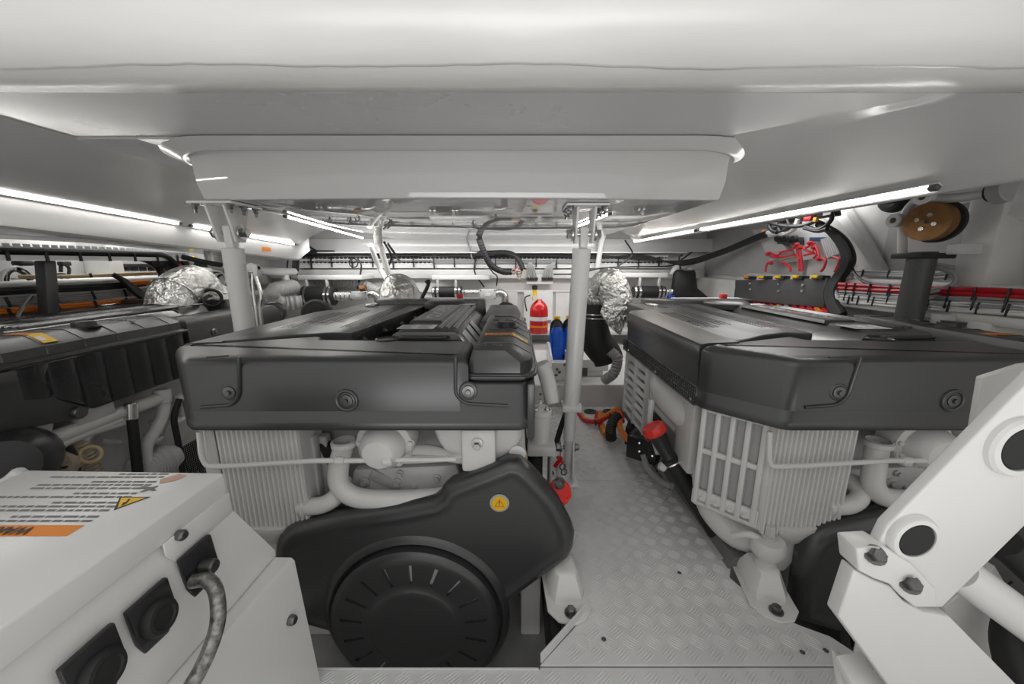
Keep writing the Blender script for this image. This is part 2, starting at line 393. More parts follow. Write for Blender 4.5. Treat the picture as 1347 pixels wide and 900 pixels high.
# side girders
def ring(y, pts): return [(x, y, z) for x, z in pts]
def lg(y): z = 1.541 - .0545 * y; return ring(y, [(-1.62, 1.60), (-1.75, 1.575), (-2.17, z), (-2.185, z - .012), (-2.185, z - .145), (-2.20, z - .155), (-2.50, z - .155), (-2.50, 1.64), (-1.62, 1.64)])
struct('trim_5', MB().loft([lg(.1), lg(1.5), lg(2.6), lg(3.85), [(x, y + .22, z + .09 if z < 1.5 else z) for x, y, z in lg(3.85)]]), GEL, ang=30)
def rg(y): return ring(y, [(.80 if y > 1.4 else 1.17, 1.60), (.93 if y > 1.4 else 1.19, 1.58 if y > 1.4 else 1.59), (1.235, 1.405), (1.245, 1.395), (1.25, 1.36), (1.265, 1.352), (1.42, 1.375), (1.42, 1.64), (.80, 1.64)])
struct('trim_6', MB().loft([rg(.1), rg(1.17), rg(1.5), rg(2.6), rg(4.08), [(x, y + .14, z + .06 if z < 1.5 else z) for x, y, z in rg(4.08)]]), GEL, ang=62)
# beam across the back under the well, with a lower flange
struct('trim_7', MB().bx((-3.05, 4.52, 1.275), (2.35, 4.70, 1.43), .01), GEL)
MB().bx((-2.85, 4.46, 1.262), (2.0, 4.53, 1.277), .003).build('beam_flange', WHITE, bpy.data.objects['trim_7'])
# bulkhead step that closes the walkway, ledge behind it
stp = struct('trim_8', MB().bx((.10, 2.872, -.02), (1.0, 2.92, .185), .006), LAM)
MB().bx((-.1, 2.92, .14), (1.3, 4.68, .178), .005).build('ledge', LAM, stp)
MB().bx((-3.0, 4.40, .30), (2.3, 4.69, .36), .008).build('ledge', LAM, stp)
# back wall relief: shelf band, recessed panels
MB().bx((-3.0, 4.60, .965), (2.3, 4.70, 1.075), .012).build('shelf_band', LAM, wb)
MB().bx((-.60, 4.66, .10), (.02, 4.70, .80), .008).build('raised_panel', WHITE, wb)
MB().bx((.10, 4.64, .30), (.46, 4.70, .80), .006).build('raised_panel', WHITE, wb)
MB().bx((.50, 4.66, .10), (1.1, 4.70, .79), .006).build('raised_panel', LAM, wb)
MB().bx((-3.0, 4.66, .795), (2.3, 4.70, .815), .004).build('wall_batten', WHITE, wb)
# starboard side: frames and shelves of the hull
def side(a, b, name, m=LAM, par=wr, bev=.015): return MB().bx(a, b, bev).build(name, m, par)
side((2.16, 1.00, 1.01), (2.36, 2.5, 1.055), 'shelf_band')
side((2.10, 1.00, .875), (2.36, 2.46, .925), 'shelf_band')
side((2.14, 1.72, 1.03), (2.36, 1.86, 1.62), 'hull_frame')
side((2.10, 1.62, .30), (2.36, 1.72, .90), 'hull_frame')
side((2.12, 2.44, .30), (2.36, 2.52, .90), 'hull_frame')
MB().tube([(2.34, 2.95, 1.62), (2.30, 2.80, 1.50), (2.28, 2.58, 1.30), (2.29, 2.44, 1.14), (2.33, 2.38, 1.02)], [.10, .09, .07, .06, .06], 10).build('hull_frame', LAM, wr)
MB().box((2.315, 2.16, 1.27), (.02, .52, .36), .004, rotz(-4)).build('wall_panel', GREYP, wr)
MB().box((2.32, 1.45, 1.30), (.02, .46, .42), .004).build('wall_panel', GREYP, wr)
MB().bx((2.31, 3.05, 1.02), (2.345, 4.66, 1.52), .004).build('wall_panel', GREYP, wr)
MB().bx((2.24, 3.0, .40), (2.345, 4.66, .98), .01).build('wall_panel', LAM, wr)
MB().bx((1.55, 1.3, .30), (2.345, 4.4, .36), .01).build('wall_ledge', BILGE, wr)
# port side
side((-3.06, 1.6, 1.02), (-2.80, 4.4, 1.05), 'shelf_band', LAM, wl)
side((-3.06, 1.6, .81), (-2.78, 4.4, .86), 'shelf_band', LAM, wl)
side((-3.06, 2.66, 1.03), (-2.84, 2.76, 1.5), 'hull_frame', LAM, wl)
side((-3.06, 3.55, .4), (-2.84, 3.68, 1.5), 'hull_frame', LAM, wl)
MB().bx((-3.05, 2.02, 1.06), (-3.02, 2.66, 1.24), .004).build('wall_panel', GREYP, wl)
MB().bx((-3.05, 2.80, 1.06), (-3.02, 3.5, 1.24), .004).build('wall_panel', GREYP, wl)
MB().bx((-3.05, 1.5, .30), (-2.2, 4.4, .40), .01).build('wall_ledge', BILGE, wl)
# perforated cable tray along the back wall
tray = MB()
tray.perforated((-2.62, 4.585, 1.135), (4.45, 0, 0), (0, 0, .10), 89, 2, .40, .004, slot=(1.15, .75))
tray.bx((-2.62, 4.575, 1.088), (1.83, 4.60, 1.133)); tray.bx((-2.62, 4.575, 1.237), (1.83, 4.60, 1.25))
tray.build('cable_tray', WHITE, wb)
MB().bx((-2.62, 4.655, 1.08), (1.83, 4.665, 1.25)).build('tray_shade_sheet', SLOT, wb)  # dark sheet, its colour stands in for the shade inside the slots
# ================================================================== THE ENGINES: one is built (the middle one), two are copied from it
EX, EY = -.465, 1.08
DR, DL = 1.865, -1.78            # distance of the starboard and port engines from the middle one
def e(x, y, z): return (x + EX, y + EY, z)
def RP(u, v, y): return P(u, v, y) - Vector((DR, 0, 0))          # points measured on the starboard engine
def LX(u, v, x): return PX(u, v, x + DL) - Vector((DL, 0, 0))    # points measured on the port engine, at side distance x
eng = thing('marine_engine', 'middle black-covered marine diesel whose belt guard carries a round yellow hazard sticker', 'engine', e(0, 0, -.32), 'black-topped marine diesel engines')
def part(mb, name, m, par=None, **k): return mb.build(name, m, eng if par is None else par, **k)
# --- front hood
OA = [(.52, .30), (.52, .05), (.507, .018), (.475, 0), (-.532, 0), (-.554, .005), (-.576, .020), (-.718, .168), (-.733, .190), (-.740, .222), (-.40, .36), (-.30, .40), (-.28, .325)]
def ringz(poly, d, z, dz=None): return [e(x, y, z) for x, y in offset(poly, d)]
hood = MB()
hood.loft([ringz(OA, .014, .632), ringz(OA, .003, .637), ringz(OA, 0, .647), ringz(OA, 0, .667), ringz(OA, .006, .674), ringz(OA, .005, .775), ringz(OA, .010, .786), ringz(OA, .020, .792)])
OB = [(.31, .30), (.325, .012), (.305, .004), (.29, 0)] + OA[4:]
hood.loft([ringz(OB, .005, .70), ringz(OB, .005, .840), ringz(OB, .010, .853), ringz(OB, .018, .861), ringz(OB, .032, .866), ringz(OB, .06, .868)])
front_hood = part(hood, 'front_hood', BLACK, ang=50)
# raised ridges pressed into the hood
rid = MB(); rid2 = MB(); rid3 = MB()
def hp(u, v): q = P(u, v, EY + .003); return q
rid.tube(fillet([hp(314, 470), hp(315, 520), hp(306, 533), hp(264, 536)], .02), .0055, 8, 1)
rid2.tube(fillet([hp(599, 470), hp(599, 520), hp(612, 531), hp(668, 534)], .02), .0055, 8, 1)
rid3.tube([hp(272, 470), hp(300, 468)], .003, 6, 1)
for q_ in (rid, rid2, rid3): q_.build('hood_ridge', BLACK, front_hood)
for (u, v, big) in ((302, 516, 0), (456, 527, 1), (616, 515, 0)):
    c = P(u, v, EY + .004)
    b = MB()
    if big: b.torus(c + Vector((0, 0, 0)), (0, 1, 0), .031, .006, 28, 8)
    b.lathe(c, (0, -1, 0), [(.030, -.003), (.026, .001), (.020, .002), (.019, -.002)], 24)
    b.build('bolt_recess', BLACK, front_hood)
    MB().lathe(c, (0, -1, 0), [(0, .012), (.007, .012), (.008, .005), (.0185, .004), (.0185, -.002), (0, -.002)], 20).build('hood_bolt', DSTEEL, front_hood)
# --- side panel and top panel left of the channel
YB, YE = .232, 1.18
sp = MB()
prof = [(-.60, .872), (-.710, .868), (-.732, .863), (-.740, .852), (-.740, .785), (-.736, .772), (-.734, .705), (-.727, .70), (-.60, .70)]
def pr(y, s=0): return [e(x + s, y, z) for x, z in prof]
sp.loft([pr(YB, .004), pr(YB + .01), pr(YE - .08), [e(x + .03 if x < -.69 else x, YE, z) for x, z in prof]])
side_panel = part(sp, 'side_panel', BLACK, ang=40)
vs_ = MB()
vs_.perforated(e(-.734, YB, .635), (0, .94, 0), (.002, 0, .064), 56, 4, .37, -.003)
part(vs_, 'vent_strip', SATIN, side_panel)
MB().bx(e(-.736, YB, .628), e(-.729, YB + .94, .637)).build('strip_edge', BLACK, side_panel)
for y in (.26, .62, 1.05): MB().lathe(e(-.736, y, .645), (-1, 0, 0), [(0, .006), (.006, .006), (.008, .001), (.013, 0), (.013, -.003), (0, -.003)], 14).build('panel_bolt', DSTEEL, side_panel)
tp = MB()
TPo = [(-.61, .245), (-.40, .375), (-.29, .42), (-.20, .40), (-.125, 1.55), (-.61, 1.55)]
tp.loft([ringz(TPo, 0, .78), ringz(TPo, 0, .866), ringz(TPo, .003, .8695), ringz(TPo, .008, .8715)])
top_panel = part(tp, 'top_panel', SATIN, ang=40)
tv = MB()
for (x0, x1, y0, y1, n, m_) in ((-.57, -.50, .55, 1.05, 26, 4), (-.46, -.41, .62, 1.15, 26, 3), (-.31, -.25, .55, 1.40, 40, 4)):
    for i in range(n):
        for j in range(m_):
            x = x0 + (x1 - x0) * j / (m_ - 1); y = y0 + (y1 - y0) * (i + .5 * (j % 2)) / n
            tv.lathe(e(x, y, .8710), (0, 0, 1), [(.0065, 0), (.0065, .0016), (.004, .0018), (.0036, .0004), (0, .0004)], 6)
part(tv, 'top_vents', BLACK2, top_panel, kind='stuff', flip=False)
cw = MB()
cw.prism([e(-.205, .40, .74), e(-.128, 1.52, .74), e(-.132, 1.52, .872), e(-.209, .40, .872)], (.008, 0, 0), .002)
wall_ = part(cw, 'channel_wall', BLACK2)
for k in range(5):
    t = (k + .35) / 5; x = -.197 + .074 * t; y = .42 + 1.08 * t
    MB().lathe(e(x, y, .828), (1, 0, 0), [(0, .016), (.008, .016), (.009, .004), (.015, .003), (.015, 0), (0, 0)], 14).build('channel_bolt', DSTEEL, wall_)
part(MB().bx(e(-.20, .33, .66), e(.30, 1.5, .79)), 'channel_floor', BLACK2)
# --- centre cover with its nameplate
cc = MB()
CC = [(-.085, .36), (.29, .36), (.30, .40), (.285, 1.10), (.25, 1.16), (.25, 1.34), (.20, 1.44), (-.06, 1.44), (-.075, 1.3)]
def ccr(d, z, s): return [e(x - (s if x > .15 else (-s * 1.25 if x < -.03 else 0)), y, z) for x, y in offset(CC, d)]
cc.loft([ccr(-.008, .70, 0), ccr(-.006, .80, 0), ccr(0, .875, .055), ccr(.005, .884, .062), ccr(.012, .888, .068)])
centre = part(cc, 'centre_cover', GLOSSK, ang=30)
NP = [(-.01, .58), (.13, .58), (.13, 1.22), (-.01, 1.22)]
part(MB().loft([ringz(NP, -.006, .884), ringz(NP, 0, .894), ringz(NP, .004, .897)]), 'nameplate', BLACK, centre)
text('nameplate_letters', 'VOLVO', .085, e(.095, .62, .8975), (0, 1, 0), (-1, 0, 0), SILP, centre, bold=.002)
text('nameplate_letters', 'PENTA', .085, e(.095, .925, .8975), (0, 1, 0), (-1, 0, 0), SILP, centre, bold=.002)
part(quad(e(-.02, .41, .888), (.15, 0, 0), (0, .10, 0)), 'data_label', PAPER, centre, label='white printed data label')
dl = MB()
for k in range(5):
    for q in range(2): dl.add(*[([e(-.015 + .075 * q, .418 + .018 * k, .8897), e(.045 + .07 * q - .01 * (k % 3), .418 + .018 * k, .8897), e(.045 + .07 * q - .01 * (k % 3), .424 + .018 * k, .8897), e(-.015 + .075 * q, .424 + .018 * k, .8897)]), [(0, 1, 2, 3)]])
part(dl, 'label_print', INKG, centre, kind='stuff')
part(quad(e(.10, 1.30, .888), (.10, 0, 0), (0, .06, 0)), 'data_label', PAPER, centre)
hz = MB(); 
for k in range(3):
    part(MB().prism([e(.302, .40 + .13 * k, .805), e(.248, .40 + .13 * k, .872), e(.245, .49 + .13 * k, .872), e(.299, .49 + .13 * k, .805)], (.0025, 0, .0018)), 'side_label', PAPER, centre)
for x in (.150, .180, .212):
    part(MB().loft([[e(x - .012, y, .887), e(x - .005, y, .895), e(x, y, .897), e(x + .005, y, .895), e(x + .012, y, .887)] for y in (.42, 1.2)]), 'cover_ridge', GLOSSK, centre, ang=70)
part(MB().lathe(e(-.02, .30, .866), (0, 0, 1), [(.045, 0), (.045, .004), (.038, .006), (.034, .002), (0, .002)], 24), 'lifting_recess', BLACK2, front_hood)
part(MB().box(e(.105, .325, .869), (.19, .03, .012), .004), 'hood_slot', BLACK2, front_hood)
part(MB().lathe(e(.0, 1.40, .86), (0, 0, 1), [(.14, 0), (.14, .03), (.12, .045), (0, .05)], 24), 'rear_cap', BLACK, centre)
# --- expansion tank, right
XT = [(.315, .035), (.34, .018), (.48, .018), (.515, .05), (.525, .10), (.525, .80), (.50, .84), (.33, .84), (.315, .80)]
et = MB()
et.loft([ringz(XT, .012, .792), ringz(XT, -.004, .797), ringz(XT, -.008, .806), ringz(XT, -.004, .815), ringz(XT, .004, .818), ringz(XT, .006, .852)] +
        [[e(x + (.006 if x < .4 else -.055 * (1 if x > .49 else .8)), y + (.012 if y < .1 else 0), .885) for x, y in offset(XT, .010)],
         [e(x + (.010 if x < .4 else -.065 * (1 if x > .49 else .8)), y + (.018 if y < .1 else 0), .890) for x, y in offset(XT, .016)]])
tank = part(et, 'expansion_tank', BLACK, ang=38)
gr = MB()
for k in range(6):
    y = .13 + .125 * k
    gr.tube([e(.36, y, .890), e(.44, y, .8905), e(.458, y, .886), e(.516, y, .852), e(.521, y, .822)], .0035, 6, 1)
gr.tube([e(.325, .022, .805), e(.33, .012, .806), e(.49, .01, .806), e(.525, .05, .806), e(.533, .12, .806), e(.533, .83, .806)], .006, 8, 1)
part(gr, 'tank_ribs', BLACK, tank)
part(MB().lathe(e(.425, .47, .884), (0, 0, 1), [(.052, 0), (.052, .004), (.040, .006), (.038, .022), (.034, .026), (0, .026)], 10), 'filler_cap', BLACK2, tank)
part(MB().prism([e(.35, .26, .8905), e(.45, .26, .8905), e(.45, .305, .8905), e(.35, .305, .8905)], (0, 0, .001)), 'warning_sticker', ORG, tank, label='yellow warning sticker')
part(MB().prism([e(.452, .26, .892), e(.508, .26, .861), e(.508, .305, .861), e(.452, .305, .892)], (.0008, 0, .001)), 'warning_sticker', YEL, tank, label='yellow warning sticker, folded over the edge')
part(MB().prism([e(.470, .264, .8835), e(.496, .264, .869), e(.496, .282, .869), e(.470, .282, .8835)], (.0008, 0, .0012)), 'sticker_print', PAPER, tank)
sk = MB()
for k in range(5): sk.add([e(.36 + .018 * k, .272, .892), e(.372 + .018 * k, .272, .892), e(.372 + .018 * k, .282, .892), e(.36 + .018 * k, .282, .892)], [(0, 1, 2, 3)])
part(sk, 'sticker_print', INK, tank, kind='stuff')
for x in (.355, .405): part(MB().torus(e(x, .10, .889), (0, 0, 1), .014, .003, 16, 6), 'moulded_boss', BLACK, tank)
text('tank_letters', 'D13', .05, e(.385, .62, .8905), (1, 0, 0), (0, 1, 0), SILP, tank)
# ribbed side box below the tank
SB = [(.14, .795), (.82, .795), (.82, .57), (.36, .565), (.20, .68), (.14, .68)]
sb = MB(); n_ = 7
sb.prism([e(.49, y, z) for y, z in SB], (.028, 0, 0), .006)
side_box = part(sb, 'ribbed_side_box', BLACK2)
for k in range(n_):
    y0 = .145 + .0965 * k; y1 = y0 + .090; lowa = .68 if y0 < .2 else max(.572, .68 - (y0 - .2) * .72); lowb = max(.572, .68 - max(0, y1 - .2) * .72)
    ym = (y0 + y1) / 2; lowm = (lowa + lowb) / 2
    part(MB().loft([[e(.519, y0, .788), e(.526, y0 + .012, .788), e(.531, ym, .788), e(.526, y1 - .012, .788), e(.519, y1, .788)], [e(.519, y0, lowa + .003), e(.526, y0 + .012, lowa + (lowb - lowa) * .13 + .003), e(.531, ym, lowm + .003), e(.526, y1 - .012, lowb - (lowb - lowa) * .13 + .003), e(.519, y1, lowb + .003)]]), 'moulded_panel', BLACK2, side_box, ang=50)
fl = MB().prism([e(.50, .0, .79), e(.50, .25, .79), e(.50, .20, .69), e(.50, .34, .575), e(.50, .30, .55), e(.50, .02, .60)], (.024, 0, 0), .005)
flank = part(fl, 'hood_flank', BLACK)
part(MB().lathe(e(.52, .295, .575), (1, 0, 0), [(0, .02), (.022, .02), (.026, .014), (.026, 0), (0, 0)], 20), 'flank_bolt', DSTEEL, flank)
# rear right cover
RC = [(.25, .86), (.51, .86), (.525, 1.15), (.50, 1.68), (.25, 1.72)]
rc = MB().loft([ringz(RC, 0, .62), ringz(RC, 0, .72), ringz(RC, .004, .80), ringz(RC, .03, .845), ringz(RC, .05, .85)])
rcov = part(rc, 'rear_cover', SATIN, ang=40)
part(MB().loft([[e(.527, .90, .62), e(.527, 1.5, .62), e(.527, 1.5, .735), e(.527, 1.2, .735), e(.527, 1.1, .70), e(.527, .98, .70), e(.527, .92, .735)], [e(.520, .90, .62), e(.520, 1.5, .62), e(.520, 1.5, .735), e(.520, 1.2, .735), e(.520, 1.1, .70), e(.520, .98, .70), e(.520, .92, .735)]]), 'recess_panel', BLACK2, rcov)
for y, z in ((1.02, .765), (1.42, .775)): part(MB().lathe(e(.522, y, z), (1, 0, .3), [(0, .01), (.010, .01), (.012, .003), (.02, 0), (0, 0)], 14), 'cover_bolt', DSTEEL, rcov)
part(MB().lathe(e(.40, 1.74, .78), (.3, -.6, .5), [(0, .035), (.04, .035), (.05, .02), (.07, .03), (.085, .02), (.09, 0), (0, 0)], 24), 'rear_flange', BLACK2, rcov)
# --- white castings under the hood
blk = MB(); blk.bx(e(-.46, .26, -.02), (e(.36, 1.75, .66)), .02); blk.bx(e(-.30, .20, -.18), e(.28, 1.6, .02), .02)
block = part(blk, 'engine_block', CASTM)
# aftercooler on the left: ribbed front, framed face on the chamfer, flange below
HXF = EY + .075
hx = MB()
hxp = [(-.535, .075), (-.262, .075), (-.262, .22), (-.50, .27), (-.68, .27), (-.70, .232)]
hx.loft([ringz(hxp, .006, .215), ringz(hxp, 0, .225), ringz(hxp, 0, .645)])
cooler = part(hx, 'aftercooler', PAINT)
ribs = MB()
for k in range(17):
    x = -.528 + .0163 * k
    ribs.loft([[e(x - .0062, .077, z), e(x - .003, .066, z), e(x + .003, .066, z), e(x + .0062, .077, z)] for z in (.212, .64)], closed=True)
part(ribs, 'cooler_ribs', PAINT, cooler, ang=60)
ca = Vector(e(-.548, .082, 0)); cb = Vector(e(-.700, .225, 0)); cd = (cb - ca); cn = Vector((cd.y, -cd.x, 0)).normalized()
if cn.y > 0: cn = -cn
def cf(t, z, o=0): return ca + cd * t + Vector((0, 0, z)) + cn * o
fr2 = MB()
for t in (.04, .27, .50, .73, .96): fr2.prism([cf(t - .045, .245, 0), cf(t + .045, .245, 0), cf(t + .045, .635, 0), cf(t - .045, .635, 0)], cn * .024, .006)
for z in (.255, .46, .625): fr2.prism([cf(0, z - .010, 0), cf(1, z - .010, 0), cf(1, z + .010, 0), cf(0, z + .010, 0)], cn * .018, .004)
fr2.prism([cf(-.03, .235, 0), cf(1.03, .235, 0), cf(1.03, .30, 0), cf(-.03, .30, 0)], cn * .018, .006)
part(fr2, 'face_frame', PAINT, cooler)
for k in range(4):
    part(MB().prism([cf(.10 + .23 * k, .30, -.004), cf(.21 + .23 * k, .30, -.004), cf(.21 + .23 * k, .62, -.004), cf(.10 + .23 * k, .62, -.004)], cn * .0045), 'recess', GREYP, cooler)
    part(MB().hexbolt(cf(.155 + .23 * k, .27, .018), cn, .008, .010), 'cooler_bolt', PAINT, cooler)
part(MB().tube([cf(.30, .17, .015), cf(.05, .20, .012), e(-.50, .07, .17)], .012, 8), 'cooler_seam', PAINT, cooler)
part(MB().lathe(e(-.40, .20, .11), (0, 0, 1), [(.05, -.05), (.07, 0), (.12, .05), (.15, .115), (.15, .13), (0, .13)], 20), 'outlet_casting', PAINT, cooler)
part(MB().tube([RP(922, 590, 1.42), RP(926, 630, 1.38), RP(938, 668, 1.34), RP(970, 700, 1.28), RP(1015, 712, 1.22)], [.035, .045, .058, .062, .052], 16), 'intake_elbow', PAINT, cooler)
for p, d in (((-.735, .44, .34), (-1, .2, .5)), ((-.745, .40, .27), (-1, .2, .5)), ((-.735, .50, .40), (-1, .1, .2))): part(MB().cyl(e(*p), Vector(e(*p)) + Vector(d).normalized() * .03, .018, 12, bev=.004), 'hose_stub', PAINT, cooler)
# mount arm casting
part(MB().prism([e(-.50, .10, .22), e(-.26, .10, .22), e(-.30, .10, .16), e(-.40, .10, .02), e(-.47, .10, .03)], (0, .10, 0), .01), 'mount_arm', PAINT)
part(MB().prism([e(.30, .12, .20), e(.48, .12, .16), e(.62, .12, .06), e(.62, .12, .0), e(.50, .12, .02), e(.30, .12, .05)], (0, .10, 0), .01), 'mount_arm', PAINT)
# pipework in front
def mp(u, v, y): return P(u, v, y)
fp = part(MB().tube([mp(453, 585, 1.20), mp(446, 612, 1.18), mp(447, 638, 1.17), mp(468, 654, 1.17), mp(510, 658, 1.17), mp(560, 656, 1.18), mp(610, 650, 1.2)], .034, 16), 'coolant_pipe', PAINT)
part(MB().lathe(mp(453, 583, 1.20), (0, 0, 1), [(.036, -.012), (.044, -.008), (.044, .008), (.036, .012)], 16), 'pipe_clamp', PAINT, fp)
fp2 = part(MB().tube([mp(395, 667, 1.17), mp(425, 664, 1.17), mp(445, 650, 1.19), mp(452, 630, 1.24)], .03, 14), 'coolant_elbow', PAINT)
part(MB().torus(mp(402, 667, 1.17), (1, 0, 0), .032, .005), 'pipe_clamp', PAINT, fp2)
tl = part(MB().tube(fillet([mp(262, 568, 1.13), mp(265, 600, 1.12), mp(272, 614, 1.12), mp(310, 613, 1.11), mp(418, 606, 1.11), mp(470, 606, 1.13), mp(600, 604, 1.16)], .03), .0085, 10, 1), 'thin_pipe', PAINT)
for (u, v) in ((447, 606), (510, 607)): part(MB().cyl(mp(u - 6, v, 1.12), mp(u + 6, v, 1.12), .014, 10, bev=.003), 'pipe_union', PAINT, tl)
th = part(MB().lathe(mp(507, 582, 1.20), (0, -1, -.1), [(0, .085), (.05, .08), (.072, .055), (.078, .02), (.095, .012), (.10, 0), (.10, -.06), (0, -.06)], 28), 'pump_housing', PAINT)
for k in range(7):
    t = math.radians(180 + 30 * k); part(MB().hexbolt(mp(507, 582, 1.19) + Vector((.088 * math.cos(t), 0, .088 * math.sin(t))), (0, -1, 0), .009, .014), 'housing_bolt', PAINT, th)
fw = part(MB().lathe(mp(630, 556, 1.22), (0, -1, 0), [(0, .03), (.135, .03), (.15, .02), (.16, .0), (.16, -.10), (0, -.10)], 40), 'gear_housing', PAINT)
part(MB().bx(mp(612, 604, 1.24), mp(652, 566, 1.15), .012), 'bracket_block', PAINT)
part(MB().hexbolt(mp(628, 583, 1.15), (0, -1, 0), .014, .03), 'bracket_bolt', STEEL)
part(MB().tube([mp(505, 596, 1.24), mp(560, 592, 1.22), mp(600, 602, 1.21), mp(650, 605, 1.22)], .020, 12), 'fuel_pipe', PAINT)
part(MB().tube([mp(500, 606, 1.22), mp(560, 604, 1.2), mp(615, 600, 1.2)], .014, 10), 'fuel_pipe', PAINT)
part(MB().tube([mp(520, 575, 1.27), mp(560, 588, 1.25), mp(600, 594, 1.24)], .012, 8), 'fuel_pipe', PAINT)
gt = part(MB().prism([mp(465, 618, 1.27), mp(600, 612, 1.27), mp(618, 655, 1.27), mp(455, 660, 1.27)], (0, .05, 0), .01), 'timing_plate', PAINT)
for (u, v, r) in ((480, 633, .02), (523, 634, .018), (575, 628, .014), (497, 648, .012), (560, 648, .02), (527, 622, .012), (545, 640, .01)):
    part(MB().lathe(mp(u, v, 1.27), (0, -1, 0), [(0, .02), (r * .6, .02), (r * .6, .01), (r, .008), (r, 0), (0, 0)], 12), 'plate_bolt', CASTM, gt)
part(MB().prism([mp(490, 618, 1.26), mp(530, 640, 1.26), mp(520, 646, 1.26), mp(484, 630, 1.26)], (0, .015, 0), .003), 'plate_bracket', CASTM, gt)
part(MB().bx(mp(395, 645, 1.26), mp(412, 575, 1.22), .008), 'cooler_bracket', CASTM)
part(MB().bx(mp(418, 645, 1.30), mp(428, 575, 1.26), .006), 'cooler_bracket', CASTM)
part(MB().tube([mp(405, 570, 1.3), mp(430, 590, 1.28), mp(440, 640, 1.3), mp(430, 680, 1.3)], .025, 10), 'black_hose', RUBBER)
# --- belt guard with its round pulley cover
BY = 1.11
bo = [(357, 738), (358, 722), (362, 711), (370, 703), (381, 697), (450, 681), (520, 671), (568, 662), (577, 656), (581, 647), (590, 640), (640, 621), (668, 609), (686, 611), (700, 622), (735, 660), (752, 692), (757, 708), (755, 726), (748, 740), (655, 808), (620, 838), (545, 865), (470, 846), (437, 838), (380, 822), (370, 806)]
bp = [P(u, v, BY) for u, v in bo]
def bring(d, y): return [Vector((x, y, z)) for x, z in offset([(p.x, p.z) for p in bp], d)]
bg = MB().loft([bring(.006, BY + .075), bring(-.002, BY + .036), bring(.003, BY + .02), bring(.014, BY + .007), bring(.030, BY - .002), bring(.040, BY - .002), bring(.050, BY + .003), bring(.07, BY + .003)])
guard = part(bg, 'belt_guard', BLACK, ang=50)
DC = P(549, 811, BY); DC.y = BY
PR = .300
part(MB().lathe(DC, (0, -1, 0), [(PR + .034, -.002), (PR + .028, .004), (PR + .018, .012), (PR + .012, .014), (PR + .006, .010), (PR, .004)], 72), 'pulley_rim', BLACK, guard)
# disc with real slots: polar sheet with the slot cells left open
rad = [0, .115, .132, .137, .143, .160, .215, .226, .242, .250, .260, .262]
hgt = [.052, .052, .052, .050, .046, .046, .046, .046, .046, .043, .030, .0]
slots = [math.radians(90 + 20.5 * k) for k in range(-7, 8)]
angs = sorted({round((a + d) % (2 * math.pi), 6) for a in slots for d in (-.026, .026)} | {round(2 * math.pi * k / 72, 6) for k in range(72) if min(abs((2 * math.pi * k / 72 - a + math.pi) % (2 * math.pi) - math.pi) for a in slots) > .04})
dm = MB(); na = len(angs)
for r, h in zip(rad, hgt):
    for a in angs: dm.v.append(tuple(DC + Vector((r * 1.14 * math.cos(a), -h, r * 1.14 * math.sin(a)))))
for i in range(len(rad) - 1):
    for j in range(na):
        k = (j + 1) % na; mid = (angs[j] + ((angs[k] - angs[j]) % (2 * math.pi)) / 2)
        isl = any(abs((mid - a + math.pi) % (2 * math.pi) - math.pi) < .02 for a in slots)
        if isl and rad[i] >= .159 and rad[i + 1] <= .227:
            b0, b1, b2, b3 = i * na + j, i * na + k, (i + 1) * na + k, (i + 1) * na + j
            base = len(dm.v)
            for q in (b0, b1, b2, b3): dm.v.append(tuple(Vector(dm.v[q]) + Vector((0, .012, 0))))
            for q, (m1, m2) in enumerate(((b0, b1), (b1, b2), (b2, b3), (b3, b0))):
                if q in (0,) and rad[i] > .165: continue
                if q == 2 and rad[i + 1] < .22: continue
                dm.f.append((m1, m2, base + (q + 1) % 4, base + q))
            continue
        dm.f.append((i * na + j, i * na + k, (i + 1) * na + k, (i + 1) * na + j) if i else (i * na + j, (i + 1) * na + k, (i + 1) * na + j))
disc = part(dm, 'pulley_cover', BLACK, guard, ang=35)
part(MB().lathe(DC, (0, -1, 0), [(0, .030), (.262, .030), (.27, .005)], 40), 'pulley_wheel', PAINT, guard)
hc = P(657, 663, BY - .004); hc.y = BY + .002
part(MB().lathe(hc, (0, -1, 0), [(.033, 0), (.033, .003), (.0285, .0045), (0, .0045)], 32), 'sticker_base', GREYP, guard)
part(MB().lathe(hc, (0, -1, 0), [(.0265, .004), (.0265, .0055), (0, .0055)], 32), 'hazard_sticker', YEL, guard, label='round yellow hazard sticker')
tri = MB(); tc = [hc + Vector((.0195 * math.cos(math.radians(90 + 120 * k)), -.0062, .0195 * math.sin(math.radians(90 + 120 * k)) - .002)) for k in range(3)]
for k in range(3):
    a_, b_ = tc[k], tc[(k + 1) % 3]; cen = (tc[0] + tc[1] + tc[2]) / 3
    tri.add([a_, b_, cen + (b_ - cen) * .80, cen + (a_ - cen) * .80], [(0, 1, 2, 3)])
part(tri, 'hazard_triangle', REDCAP, guard)
mk = MB().add([hc + Vector((x, -.0062, z)) for x, z in ((-.0016, .010), (.0016, .010), (.0009, -.002), (-.0009, -.002))], [(0, 1, 2, 3)]).add([hc + Vector((x, -.0062, z)) for x, z in ((-.0013, -.004), (.0013, -.004), (.0013, -.0066), (-.0013, -.0066))], [(0, 1, 2, 3)])
part(mk, 'hazard_mark', INK, guard)
gb = P(737, 636, BY)
part(MB().lathe(gb, (.7, -.7, .3), [(0, .012), (.008, .012), (.010, .006), (.019, .004), (.021, -.01), (0, -.01)], 18), 'guard_bolt', DSTEEL, guard)
for z in (.12, .045):
    part(MB().lathe((P(357, 715, BY).x + .02, BY + .05, z), (-1, 0, 0), [(0, .03), (.012, .03), (.014, .02), (.026, .018), (.028, 0), (0, 0)], 16), 'guard_bolt', DSTEEL, guard)
